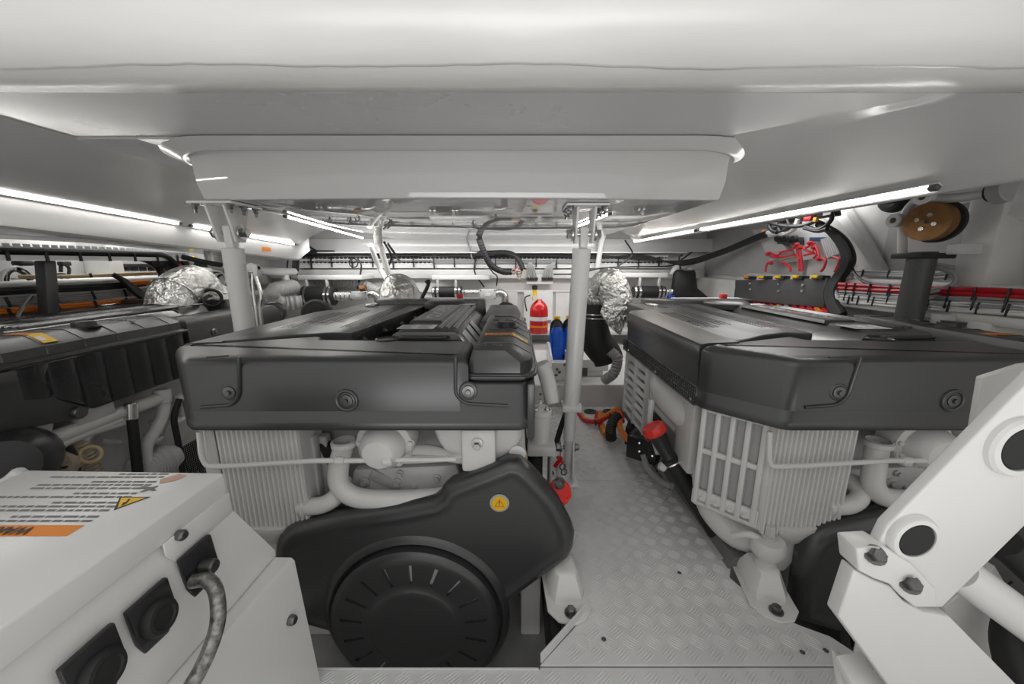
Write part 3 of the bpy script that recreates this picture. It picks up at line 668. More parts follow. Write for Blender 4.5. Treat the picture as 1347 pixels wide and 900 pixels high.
# --- left flank behind the cooler (seen on the starboard engine)
lf = MB(); X0 = -.705
for y in (.80, .98, 1.16): lf.bx(e(X0 - .012, y - .012, .22), e(X0 + .03, y + .012, .66), .004)
for z in (.24, .645): lf.bx(e(X0 - .008, .80, z - .012), e(X0 + .03, 1.16, z + .012), .003)
louvre = part(lf, 'louvre_frame', PAINT)
for k in range(7):
    z = .30 + .048 * k; part(MB().box(e(X0, .98, z), (.008, .34, .026), .002, roty(25)), 'louvre_slat', PAINT, louvre)
part(MB().bx(e(-.66, .78, .2), e(-.64, 1.2, .66)), 'louvre_back', GREYP, louvre)
part(MB().tube([e(-.62, .80, .58), e(-.66, .68, .565), e(-.665, .56, .54), e(-.645, .44, .52), e(-.60, .34, .52)], [.065, .075, .085, .085, .07], 20), 'air_pipe', TUBW)
part(MB().bx(e(-.70, .30, .30), e(-.66, .44, .69), .01), 'flank_plate', PAINT)
part(MB().bx(e(-.70, .46, .59), e(-.66, .80, .69), .01), 'flank_plate', PAINT)
for y in (.52, .62, .72): part(MB().lathe(e(-.70, y, .64), (-1, 0, 0), [(0, .02), (.012, .02), (.014, .008), (.022, .006), (.022, 0), (0, 0)], 12), 'flank_bolt', PAINT)
for k, z in enumerate((.40, .44, .48)): part(MB().tube([e(-.62, .80, z + .06), e(-.70, .72, z + .05), e(-.66, .5, z)], .018, 10), 'fuel_pipe', PAINT)
part(MB().tube([e(-.76, .58, .52), e(-.765, .56, .40), e(-.72, .55, .26)], .014, 8), 'drain_pipe', PAINT)
part(MB().tube([e(-.72, .62, .42), e(-.72, .64, .33), e(-.70, .66, .22)], .03, 10), 'black_hose', RUBBER)
dr = part(MB().cyl(e(-.74, .57, .36), e(-.78, .56, .33), .016, 12), 'drain_valve', RED, label='small red drain valve')
part(MB().box(e(-.77, .565, .375), (.014, .05, .016), .004), 'valve_handle', RED, dr)
# --- right flank below the ribbed box (seen on the port engine)
X1 = .47
part(MB().tube([LX(6, 598, X1 + EX), LX(40, 588, X1 + EX), LX(130, 553, X1 + EX), LX(215, 522, X1 + EX)], .030, 14), 'coolant_pipe', PAINT)
part(MB().tube([LX(6, 617, X1 + EX), LX(40, 604, X1 + EX), LX(100, 574, X1 + EX), LX(170, 548, X1 + EX)], .022, 12), 'coolant_pipe', PAINT)
part(MB().tube([LX(95, 575, X1 + EX), LX(125, 566, X1 + EX), LX(170, 553, X1 + EX)], .020, 12), 'coolant_pipe', PAINT)
part(MB().tube([LX(10, 574, X1 + EX - .05), LX(30, 572, X1 + EX - .04), LX(48, 580, X1 + EX - .04), LX(40, 592, X1 + EX - .05)], .05, 12), 'intake_pipe', PAINT)
part(MB().bx(LX(95, 560, X1 + EX), Vector(LX(140, 525, X1 + EX)) + Vector((.03, 0, 0)), .004), 'sensor_box', LGREY)
vp = part(MB().tube([LX(212, 512, X1 + EX), LX(216, 540, X1 + EX), LX(206, 565, X1 + EX), LX(192, 590, X1 + EX), LX(194, 640, X1 + EX)], .026, 12), 'vertical_pipe', PAINT)
part(MB().cyl(LX(214, 530, X1 + EX), LX(213, 512, X1 + EX), .036, 14, bev=.004), 'pipe_flange', PAINT, vp)
hs = part(MB().tube([LX(173, 545, X1 + EX + .03), LX(177, 580, X1 + EX + .03), LX(184, 650, X1 + EX + .03)], .020, 12), 'rubber_hose', RUBBER)
part(MB().cyl(LX(172, 552, X1 + EX + .03), LX(172, 530, X1 + EX + .03), .026, 14, bev=.004), 'hose_union', STEEL, hs)
part(MB().tube([LX(236, 525, X1 + EX + .03), LX(229, 550, X1 + EX + .03), LX(234, 580, X1 + EX + .03), LX(242, 630, X1 + EX + .03)], .014, 10), 'rubber_hose', RUBBER)
part(MB().bx(LX(194, 555, X1 + EX - .1), Vector(LX(252, 549, X1 + EX + .04)), .004), 'bracket_shelf', PAINT)
fh = part(MB().lathe(LX(243, 545, X1 + EX), (0, 0, 1), [(0, .0), (.035, 0), (.035, .07), (.04, .07), (.04, .09), (.028, .11), (0, .11)], 16), 'filter_head', PAINT)
mesh_ = MB(); mesh_.perforated(LX(245, 640, X1 + EX + .01), (0, .14, 0), (0, 0, .22), 12, 20, .36, .003)
part(mesh_, 'mesh_guard', RUBBER)
pu = MB().lathe(LX(205, 610, X1 + EX - .02), (.2, 1, .1), [(0, -.09), (.06, -.09), (.075, -.07), (.075, .05), (.06, .09), (0, .09)], 18)
pump = part(pu, 'raw_water_pump', LGREY)
for k in range(8): part(MB().torus(Vector(LX(205, 610, X1 + EX - .02)) + Vector((.2, 1, .1)).normalized() * (-.06 + .015 * k), (.2, 1, .1), .076, .004, 18, 6), 'pump_rib', LGREY, pump)
part(MB().lathe(LX(200, 580, X1 + EX - .02), (0, 0, 1), [(0, 0), (.045, 0), (.045, .01), (.028, .014), (.028, .05), (0, .05)], 16), 'pump_port', LGREY, pump)
al = LX(70, 612, X1 + EX - .05)
alt = part(MB().lathe(al, (.35, -1, .2), [(0, -.08), (.06, -.08), (.075, -.05), (.075, .03), (.055, .055), (0, .06)], 24), 'alternator', TAN, label='tan alternator body')
for k in range(12):
    t = 2 * math.pi * k / 12; a_, b_, d_ = frame((.35, -1, .2)); c_ = Vector(al) + d_ * .046 + (a_ * math.cos(t) + b_ * math.sin(t)) * .052
    part(MB().prism([c_ + a_ * (.02 * math.cos(t)) + b_ * (.02 * math.sin(t)), c_ - a_ * (.012 * math.cos(t)) - b_ * (.012 * math.sin(t)), c_ - a_ * (.012 * math.cos(t + .4)) - b_ * (.012 * math.sin(t + .4)), c_ + a_ * .02 * math.cos(t) - a_ * .006 * math.sin(t) + b_ * .02 * math.sin(t) + b_ * .006 * math.cos(t)], d_ * .016), 'vent_slot', INK, alt)
part(MB().ribbed([LX(92, 570, X1 + EX - .03), LX(103, 580, X1 + EX - .03), LX(112, 600, X1 + EX - .03), LX(128, 640, X1 + EX - .03)], .030, .016, .10, 12), 'corrugated_hose', TAN, label='tan corrugated hose')
part(MB().torus(LX(119, 598, X1 + EX + .02), (1, -.4, .5), .032, .007, 24, 8), 'cable_ring', CABLET)
part(MB().tube([LX(75, 580, X1 + EX), LX(90, 590, X1 + EX), LX(100, 610, X1 + EX), LX(98, 640, X1 + EX)], .014, 8), 'black_hose', RUBBER)
part(MB().tube([LX(72, 575, X1 + EX), LX(80, 583, X1 + EX), LX(84, 590, X1 + EX)], .006, 8), 'red_lead', CABLER)
part(MB().cyl(LX(133, 580, X1 + EX - .06), LX(158, 582, X1 + EX - .06), .010, 10), 'lever', CASTM)
part(MB().cyl(LX(122, 560, X1 + EX - .02), LX(105, 580, X1 + EX - .02), .026, 14, bev=.004), 'hose_union', PAINT)
# filler neck with the red cap, right of the belt guard
def filler(p, d, L, par):
    f = part(MB().lathe(p, d, [(0, -L), (.024, -L), (.024, -.085), (.030, -.08), (.030, -.066), (.024, -.06), (.034, -.006), (.034, .004), (0, .004)], 18), 'filler_neck', RUBBER, par)
    q = Vector(p); a, b, dd = frame(d); m = MB()
    prof = [(0, .034), (.030, .034), (.034, .028)]
    rings = []
    for r, h in ((.040, .002), (.043, .008), (.043, .024), (.038, .032), (.030, .034), (.028, .030), (.001, .030)):
        rings.append([q + dd * h + (a * math.cos(2 * math.pi * k / 32) + b * math.sin(2 * math.pi * k / 32)) * (r * (1 + (.06 if k % 4 < 2 and r > .035 else 0))) for k in range(32)])
    m.loft(rings); part(m, 'filler_cap', REDCAP, f, label='red screw cap'); return f
filler(P(733, 648, 1.20), (.55, -.55, .62), .35, None)
# rear of the engine
part(MB().bx(e(-.5, 1.5, .70), e(.25, 1.62, .90), .01), 'rear_shelf', SATIN)
part(MB().bx(e(.05, 1.55, .905), e(.09, 1.59, .935), .004), 'red_terminal', REDCAP, label='small red terminal cover')
part(MB().box(e(.0, 1.62, .893), (.50, .16, .012), .004), 'rear_plate', WHITE)
part(MB().bx(e(-.52, 1.35, .87), e(-.46, 1.46, .885), .006), 'latch', STEEL)
# ------------------------------------------------------------------ the two copies
eng_r = dup(eng, eng.location + Vector((DR, 0, 0)), 'right-hand black-covered marine diesel with its perforated vent strip along the walkway')
eng_l = dup(eng, eng.location + Vector((DL, 0, 0)), 'left-hand marine diesel behind the white warning-label cabinet, its ribbed tank side and tan alternator showing')
MB().lathe(PX(18, 606, X1 + EX + .03 + DL), (1, -1, .3), [(0, .10), (.08, .10), (.11, .06), (.115, 0), (.11, -.06), (0, -.06)], 24).build('black_drum', BLACK2, eng_l)
# ------------------------------------------------------------------ engine mounts
def mount(x, y, label, rot=0, back=0.0):
    t = thing('engine_mount', label, 'engine mount', (x, y, .001), 'rubber engine mounts beside the walkway')
    R = rotz(rot); o = Vector((x, y, 0))
    def q(a, b, z): return o + R @ Vector((a, b, z))
    MB().prism([q(*p, .001) for p in ((-.075, .11), (-.075, -.10), (-.045, -.14), (0, -.155), (.045, -.14), (.075, -.10), (.075, .11))], (0, 0, .008), .002).build('base_plate', WHITE, t)
    m = MB(); rg_ = []
    for s_, z in ((1, .008), (1, .02), (.97, .03), (.66, .085), (.60, .094), (.45, .098)):
        rg_.append([q(a * s_, b * s_, z) for a, b in ((-.062, .075), (-.062, -.045), (-.045, -.075), (.045, -.075), (.062, -.045), (.062, .075))])
    m.loft(rg_).build('mount_body', WHITE, t, ang=50)
    MB().lathe(q(0, back, .095 - back * .3), (0, 0, 1), [(.036, 0), (.036, .012), (.028, .02), (.026, .035), (.05, .045), (.056, .06), (.056, .085), (.05, .10), (.03, .104), (0, .104)], 24).build('rubber_cushion', LAM, t)
    MB().hexbolt(q(0, back, .199 - back * .3), (0, 0, 1), .017, .05).build('stud_nut', CASTM, t)
    MB().hexbolt(q(0, -.115, .009), (0, 0, 1), .015, .022).build('base_bolt', DSTEEL, t)
    return t
mount(.175, 1.14, 'white engine mount under the middle engine, left of the walkway', 4, .10)
mount(.895, 1.145, 'white engine mount with thick cushion under the right engine', -12)
# ------------------------------------------------------------------ support posts
def post(top, bot, ztube, label, full):
    top = Vector(top); bot = Vector(bot); d = (top - bot); L = d.length; d.normalize()
    t = thing('support_post', label, 'post', bot, 'white posts under the ceiling well')
    h = top.z
    tt = bot + (top - bot) * ((ztube - bot.z) / (top.z - bot.z))
    MB().box(top + Vector((0, 0, -.006)), (.19, .20, .011), .003).build('head_plate', WHITE, t)
    for i, (sx, sy) in enumerate(((-.075, -.08), (.075, -.08), (-.075, .08), (.075, .08), (-.075, 0), (.075, 0))):
        MB().hexbolt(top + Vector((sx, sy, -.012)), (0, 0, -1), .011, .022).cyl(top + Vector((sx, sy, -.03)), top + Vector((sx, sy, -.05)), .006, 8).build('plate_bolt', DSTEEL, t)
    for s in (-1, 1):
        c = top + Vector((.034 * s, 0, -.012))
        MB().prism([c + Vector((0, -.075, 0)), c + Vector((0, .075, 0)), c + Vector((0, .045, -.10)), c + Vector((0, .03, -.155)), c + Vector((0, -.03, -.155)), c + Vector((0, -.045, -.10))], (.011 * s, 0, 0), .003).build('clevis_cheek', WHITE, t)
    pin = top + Vector((0, 0, -.125))
    MB().cyl(pin + Vector((-.075, 0, 0)), pin + Vector((.07, 0, 0)), .013, 12).hexbolt(pin + Vector((.05, 0, 0)), (1, 0, 0), .022, .03).hexbolt(pin + Vector((-.05, 0, 0)), (-1, 0, 0), .024, .03).build('clevis_pin', STEEL, t)
    MB().prism([pin + Vector((-.018, -.028, .03)), pin + Vector((-.018, .028, .03)), pin + Vector((-.018, .02, -.075)), pin + Vector((-.018, -.02, -.075))], (.036, 0, 0), .006).cyl(pin + Vector((0, 0, -.07)), tt, .016, 12).build('eye_fitting', WHITE, t)
    if full:
        b1 = bot + d * .42
        MB().cyl(b1, tt, .043, 24, bev=.003).build('tube', WHITE, t, label='white painted tube')
        MB().box(bot + d * .425, (.105, .09, .04), .012).build('collar', WHITE, t)
        MB().cyl(bot + d * .24, b1, .030, 20, bev=.002).build('lower_tube', WHITE, t)
        MB().cyl(bot + d * .05, bot + d * .25, .017, 14, r2=.026).build('rod_end', CASTM, t)
        MB().cyl(bot + d * .195 + Vector((-.06, 0, 0)), bot + d * .195 + Vector((.055, 0, 0)), .012, 10).hexbolt(bot + d * .195 + Vector((-.035, 0, 0)), (-1, 0, 0), .021, .03).hexbolt(bot + d * .195 + Vector((.03, 0, 0)), (1, 0, 0), .018, .025).build('foot_pin', DSTEEL, t)
        for s in (-1, 1): MB().prism([bot + Vector((.026 * s, -.04, .01)), bot + Vector((.026 * s, .04, .01)), bot + Vector((.026 * s, .022, .235)), bot + Vector((.026 * s, -.022, .235))], (.010 * s, 0, 0), .003).build('foot_cheek', WHITE, t)
        MB().bx(bot + Vector((-.095, -.075, .0)), bot + Vector((.055, .075, .011)), .003).build('foot_plate', WHITE, t)
        for sx, sy in ((-.075, -.05), (-.075, .05)): MB().hexbolt(bot + Vector((sx, sy, .011)), (0, 0, 1), .011, .015).build('plate_bolt', DSTEEL, t)
    else:
        MB().cyl(bot, tt, .044, 24, bev=.003).build('tube', WHITE, t, label='white painted tube')
    return t
post((.318, 1.815, 1.408), (.272, 1.815, .001), 1.215, 'white support post standing on the walkway plates', True)
post((-1.29, 1.75, 1.408), (-1.292, 1.75, -.06), 1.215, 'white support post rising between the left and middle engines', False)
cp = thing('conduit', 'thin steel conduit clipped beside the left support post', 'conduit', (-1.20, 1.78, .6))
MB().tube([(-1.205, 1.74, .60), (-1.20, 1.74, .92), (-1.185, 1.74, 1.0), (-1.195, 1.74, 1.08), (-1.20, 1.74, 1.12)], .008, 8).build('conduit_tube', STEEL, cp)
MB().tube([(-1.225, 1.745, .60), (-1.223, 1.745, 1.0), (-1.215, 1.745, 1.10)], .006, 8).build('conduit_tube', STEEL, cp)
MB().box((-1.205, 1.745, 1.13), (.05, .03, .03), .006).box((-1.19, 1.745, 1.115), (.02, .035, .05), .004).build('gland', WHITE, cp)
tp_ = thing('towel_pipe', 'white pipe stub with elbow behind the left support post', 'pipe', P(285, 345, 2.2))
MB().tube(fillet([P(272, 328, 2.9), P(278, 350, 2.9), P(302, 350, 2.9)], .03), .028, 12, 1).build('elbow', TUBW, tp_)
tp_.name = 'pipe_stub'
# ------------------------------------------------------------------ LED strips
def led(a, b, label, m=LED, w=.013, up=(0, 0, -1)):
    a = Vector(a); b = Vector(b); d = (b - a).normalized(); u = Vector(up); s = d.cross(u).normalized(); u = s.cross(d).normalized()
    t = thing('led_strip', label, 'light', a, 'LED strip lights')
    MB().prism([a + s * w * .7, a - s * w * .7, a - s * w * .7 + u * .006, a + s * w * .7 + u * .006], b - a, .001).build('housing', LGREY, t)
    MB().loft([[p + s * w * .5 + u * .006, p - s * w * .5 + u * .006, p - s * w * .35 + u * .016, p + s * w * .35 + u * .016] for p in (a + d * .02, b - d * .02)]).build('diffuser', m, t)
    for p, q in ((a, a + d * .025), (b - d * .025, b)): MB().prism([p + s * w * .65 + u * .004, p - s * w * .65 + u * .004, p - s * w * .65 + u * .02, p + s * w * .65 + u * .02], q - p, .002).build('end_cap', DGREY, t)
    return t
def lz(y): return 1.541 - .0545 * y
def rgz(t): return None
led((1.243, 1.16, 1.378), (1.243, 2.62, 1.378), 'LED strip along the right girder, the longer one reaching towards the camera', LED, up=(-.6, 0, -1))
led((1.243, 2.66, 1.378), (1.243, 4.04, 1.378), 'LED strip along the right girder, the rear one with a warm tint', LEDW, up=(-.6, 0, -1))
led((-2.178, .6, lz(.6) - .008), (-2.178, 2.52, lz(2.52) - .008), 'LED strip along the left girder, the nearer and longer one', LED, up=(1, 0, .05))
led((-2.178, 2.58, lz(2.58) - .008), (-2.178, 3.78, lz(3.78) - .008), 'LED strip along the left girder, the farther one beyond the dark joint', LED, up=(1, 0, .05))
led((-1.245, 2.10, 1.408), (-1.56, 3.95, 1.408), 'LED strip under the ceiling well, slanting away behind the left support post', LED)
led((.482, 1.99, 1.408), (.42, 2.75, 1.408), 'short LED strip under the ceiling well beside the right support post', LED)
s_ = thing('light_channel', 'thin white channel strip under the left girder at the photo edge', 'light', (-2.30, 1.3, 1.2))
MB().bx((-2.33, 1.3, lz(2.0) - .175), (-2.30, 2.25, lz(2.0) - .155), .002).build('channel', LED if False else WHITE, s_)
lb = tag(quad((-2.184, 3.30, 1.25), (0, .12, 0), (0, 0, .035)).build('warning_sticker', ORG), 'small orange sticker on the left girder face', 'sticker')
# ------------------------------------------------------------------ foreground cabinets, left
cab = thing('equipment_cabinet', 'white steel cabinet with printed orange warning label and black round plugs', 'cabinet', (-.86, .45, .30))
CT = .70
lidp = [(-1.085, .752), (-.640, .740), (-.655, .05), (-1.085, .05)]
MB().prism([(x, y, CT - .055) for x, y in lidp], (0, 0, .055), .005, 3).build('lid', WHITE, cab)
bodyp = [(-1.06, .738), (-.652, .728), (-.668, .05), (-1.06, .05)]
bb = [(-1.06, .80), (-.600, .80), (-.62, .05), (-1.06, .05)]
MB().loft([[(x, y, .435) for x, y in bb], [(x, y, .45) for x, y in bb], [(x, y, CT - .05) for x, y in bodyp]]).build('body', WHITE, cab)
MB().prism([(-.6385, .742, CT - .10), (-.6385, .60, CT - .10), (-.6385, .585, CT - .075), (-.6385, .585, CT - .05), (-.6385, .742, CT - .05)], (-.004, 0, 0), .001).build('lid_flange', WHITE, cab)
MB().lathe((-.640, .615, CT - .055), (1, -.05, 0), [(0, .014), (.007, .014), (.010, .010), (.010, 0), (0, 0)], 14).build('lid_screw', DSTEEL, cab)
for (y, z, k) in ((.632, .560, 0), (.532, .553, 1), (.443, .556, 1)):
    x = -.652 + (.70 - z) * .18
    pl = MB().prism([(x - .004, y - .030, z - .045), (x - .004, y + .012, z - .050), (x - .004, y + .036, z - .02), (x - .010, y + .036, z + .045), (x - .010, y - .036, z + .045), (x - .004, y - .036, z - .02)], (.010, 0, 0), .003).build('plug_plate', BLACK2, cab)
    if k: MB().lathe((x + .004, y, z - .004), (1, 0, .12), [(.030, 0), (.030, .008), (.026, .014), (.020, .015), (.018, .012), (0, .012)], 24).build('round_plug', RUBBER, cab)
    else: MB().cyl((x + .002, y, z), (x + .03, y, z), .014, 14, bev=.003).build('gland', DSTEEL, cab)
# the label lies upside down as seen from here: its heading is nearest the camera
def lp(s, t): # s: 0..1 right -> left, t: metres from the heading edge to the back
    return (-.755 - s, .55 + t, CT + .0006)
hd = MB().add([lp(.0, -.005), lp(.36, -.005), lp(.36, .022), lp(.0, .022)], [(0, 1, 2, 3)]).build('label_heading', ORG, cab, flip=False, label='orange label heading')
text('label_letters', 'WARNING', .026, (-.83, .5475 + .018, CT + .0012), (-1, 0, 0), (0, -1, 0), INK, cab, bold=.0008)
random.seed(11); pr_ = MB(); t_ = .030
for para in (2, 3, 2, 3, 2):
    for ln in range(para):
        s = 0.0 if para > 1 else .05; end = .20 + .10 * random.random() if ln < para - 1 else .08 + .1 * random.random()
        while s < end:
            w = .008 + .02 * random.random(); h = .0055
            pr_.add([lp(s, t_), lp(s + w, t_), lp(s + w, t_ + h), lp(s, t_ + h)], [(0, 1, 2, 3)]); s += w + .0035
        t_ += .0115
    t_ += .006
pr_.build('label_print', INKG, cab, flip=False, kind='stuff')
def flatpoly(pts, name, m, lift, par=cab): return MB().prism([(x - .042, y + .012, CT + lift) for x, y in pts], (0, 0, .0005)).build(name, m, par)
flatpoly([(-.705, .600), (-.675, .640), (-.735, .640)], 'warning_triangle', INK, .0004)
flatpoly([(-.705, .607), (-.681, .637), (-.729, .637)], 'warning_triangle', YEL, .0008)
flatpoly([(-.700, .618), (-.706, .632), (-.710, .632), (-.705, .622), (-.709, .622), (-.704, .612)], 'warning_triangle', INK, .0014)
flatpoly([(-.700, .685), (-.676, .695), (-.668, .715), (-.690, .722), (-.712, .700)], 'warning_picture', PINK, .0006)
flatpoly([(-.690, .66), (-.684, .662), (-.70, .672), (-.725, .676), (-.727, .67)], 'warning_picture', INKG, .0006)
flatpoly([(-.712, .656), (-.705, .656), (-.692, .676), (-.698, .677)], 'warning_picture', INKG, .0009)
low = thing('equipment_box', 'plain white lower box with bolt heads, in front of the black belt guard', 'box', (-.80, .40, .0))
lowp = [(-1.2, .815), (-.555, .80), (-.62, .10), (-1.2, .10)]
MB().loft([[(x, y, .0015) for x, y in [(-1.2, .835), (-.545, .82), (-.56, .10), (-1.2, .10)]], [(x, y, .42) for x, y in lowp], [(x * 1.0 - .004, y - .004, .432) for x, y in lowp]]).build('box_body', WHITE, low)
for (y, z) in ((.755, .29), (.52, .30), (.50, .08), (.74, .07)):
    x = -.555 - (.80 - y) * .06 + .006
    MB().lathe((x - .006 - (.0 if y > .7 else .008), y, z), (1, -.08, 0), [(0, .016), (.009, .016), (.012, .011), (.012, 0), (0, 0)], 14).build('box_screw', DSTEEL, low)
bc = tag(MB().tube([(-.615, .600, .556), (-.585, .598, .560), (-.556, .58, .545), (-.540, .55, .505), (-.545, .505, .46), (-.56, .44, .43), (-.575, .36, .41), (-.59, .26, .40)], .0125, 14, 8).build('braided_cable', BRAID), 'thick braided cable looping out of the white cabinet side', 'cable')
# small rounded grey bracket left of the cabinet
tag(MB().tube([P(-20, 650, 1.0), P(12, 632, 1.0), P(25, 622, 1.0), P(28, 634, 1.0), P(20, 640, 1.0)], .016, 10).build('grab_bracket', PAINT), 'rounded white bracket behind the left cabinet corner', 'bracket')
# ------------------------------------------------------------------ foreground lifting arm, right
AY = .60
arm = thing('lifting_arm', 'white steel hinge arm with two dark pivot caps at the right', 'arm', P(1235, 860, AY))
def apoly(pts, y, th, name, m=WHITE, bev=.008, seg=3): return MB().prism([P(u, v, y) for u, v in pts], (0, th, 0), bev, seg).build(name, m, arm)
apoly([(1640, 225), (1330, 527), (1168, 692), (1156, 716), (1160, 742), (1178, 770), (1215, 800), (1240, 800), (1258, 782), (1640, 405)], AY, .022, 'arm_link', bev=.004)
for (u, v, R) in ((1335, 587, .040), (1197, 705, .033)):
    c = P(u, v, AY); c.y = AY
    MB().lathe(c, (0, -1, 0), [(R * 1.38, -.002), (R * 1.36, .008), (R * 1.25, .013), (R * 1.02, .014), (R * .98, .004)], 36).build('pivot_boss', WHITE, arm)
    MB().lathe(c, (0, -1, 0), [(0, .0135), (R * .93, .0135), (R * .985, .011), (R * .97, -.002), (0, -.002)], 32).build('pivot_cap', RUBBER, arm, label='dark rubber pivot cap')
apoly([(1279, 572), (1292, 497), (1345, 480), (1440, 470), (1440, 520)], AY + .13, .012, 'gusset_plate', bev=.003)
apoly([(1127, 722), (1164, 720), (1200, 742), (1232, 775), (1234, 800), (1205, 800), (1187, 786), (1172, 770), (1150, 762), (1130, 752)], AY - .02, .045, 'clamp_block', bev=.004)
for (u, v) in ((1150, 727), (1196, 765)):
    MB().hexbolt(P(u, v + 3, AY - .021), (-.2, -.75, .6), .012, .018).build('clamp_bolt', DSTEEL, arm)
apoly([(1124, 750), (1150, 764), (1172, 772), (1190, 792), (1215, 806), (1250, 812), (1420, 985), (1230, 985), (1103, 812)], AY - .01, .03, 'lower_leg', bev=.004)
MB().cyl(P(1255, 748, AY + .06), P(1600, 1000, AY - .02), .038, 28).build('hydraulic_tube', WHITE, arm)
MB().tube([P(1300, 770, AY + .14), P(1330, 800, AY + .12), P(1325, 850, AY + .10), P(1345, 930, AY + .08)], .028, 14).build('rubber_hose', RUBBER, arm)
MB().cyl(P(1318, 712, AY + .12), P(1400, 790, AY + .12), .032, 16).build('rubber_sleeve', RUBBER, arm)
apoly([(1240, 800), (1310, 745), (1400, 900), (1300, 905)], AY + .16, .02, 'backing_plate', bev=.004)
sh = thing('floor_bracket', 'white angled floor bracket with a bolt, below the lifting arm', 'bracket', P(1140, 890, .66))
a_ = [P(u, v, y) for u, v, y in ((1100, 862, .66), (1152, 852, .70), (1235, 960, .60), (1160, 970, .56))]
MB().prism(a_, (0, .005, -.02), .003).build('bracket_plate', WHITE, sh)
MB().prism([P(1102, 864, .665), P(1112, 868, .665), P(1175, 990, .59), P(1120, 990, .60)], (0, .02, 0), .003).build('bracket_web', WHITE, sh)
MB().hexbolt(P(1137, 872, .672), (0, -.25, 1), .011, .010).build('bracket_bolt', CASTM, sh)
# ------------------------------------------------------------------ silver exhaust elbows
def elbow(pts, radii, label, wrap=()):
    t = thing('exhaust_elbow', label, 'exhaust pipe', pts[-1], 'foil-wrapped exhaust elbows')
    MB().tube(pts, radii, 22, 8).build('foil_wrap', FOIL, t, ang=70)
    for i, R in wrap:
        c = Vector(pts[i]); d = Vector(pts[min(i + 1, len(pts) - 1)]) - Vector(pts[max(i - 1, 0)])
        MB().torus(c, d, R, .004, 28, 6).build('seam', STEEL, t)
    return t
elbow([P(520, 412, 2.92), P(521, 396, 2.92), P(524, 381, 2.98), P(532, 384, 3.10), P(541, 398, 3.2)], [.125, .13, .125, .115, .10], 'foil-wrapped exhaust elbow behind the middle engine', ((2, .128),))
er = elbow([P(812, 425, 2.75), P(812, 398, 2.78), P(802, 374, 2.82), P(790, 380, 2.9), P(780, 400, 2.95)], [.09, .115, .12, .105, .10], 'foil-wrapped exhaust elbow above the thick black hose', ((2, .123),))
MB().prism([P(795, 398, 2.66), P(822, 395, 2.66), P(826, 418, 2.66), P(816, 442, 2.66), P(800, 428, 2.66), P(790, 412, 2.66)], (0, .03, 0), .008).build('foil_flap', FOIL, er)
el = elbow([PX(222, 410, -2.2), PX(230, 388, -2.2), PX(255, 375, -2.2), PX(280, 388, -2.15), PX(305, 396, -2.1)], [.12, .125, .135, .10, .075], 'foil-wrapped exhaust elbow behind the left engine', ((1, .13),))
MB().torus(PX(278, 392, -2.06), (1, -1, 0), .055, .010, 24, 8).build('black_ring', RUBBER, el)
hz_ = thing('exhaust_hose', 'thick black rubber exhaust hose under the right foil elbow', 'hose', P(790, 465, 2.85))
MB().tube([P(781, 402, 2.95), P(779, 425, 2.93), P(785, 450, 2.90), P(797, 466, 2.88), P(801, 476, 2.87)], [.115, .12, .125, .12, .115], 22, 6).build('hose_body', RUBBER, hz_)
for (u, v, y) in ((780, 410, 2.94), (780, 415, 2.94)): MB().torus(P(u, v, y), (0.02, -.1, 1), .121, .006, 28, 6).build('hose_clamp', STEEL, hz_)
tag(MB().ribbed([P(803, 462, 2.75), P(812, 472, 2.72), P(808, 490, 2.72), P(796, 500, 2.80)], .038, .022, .08, 14).build('spiral_hose', HOSEG), 'grey spiral hose curving down beside the black exhaust hose', 'hose')
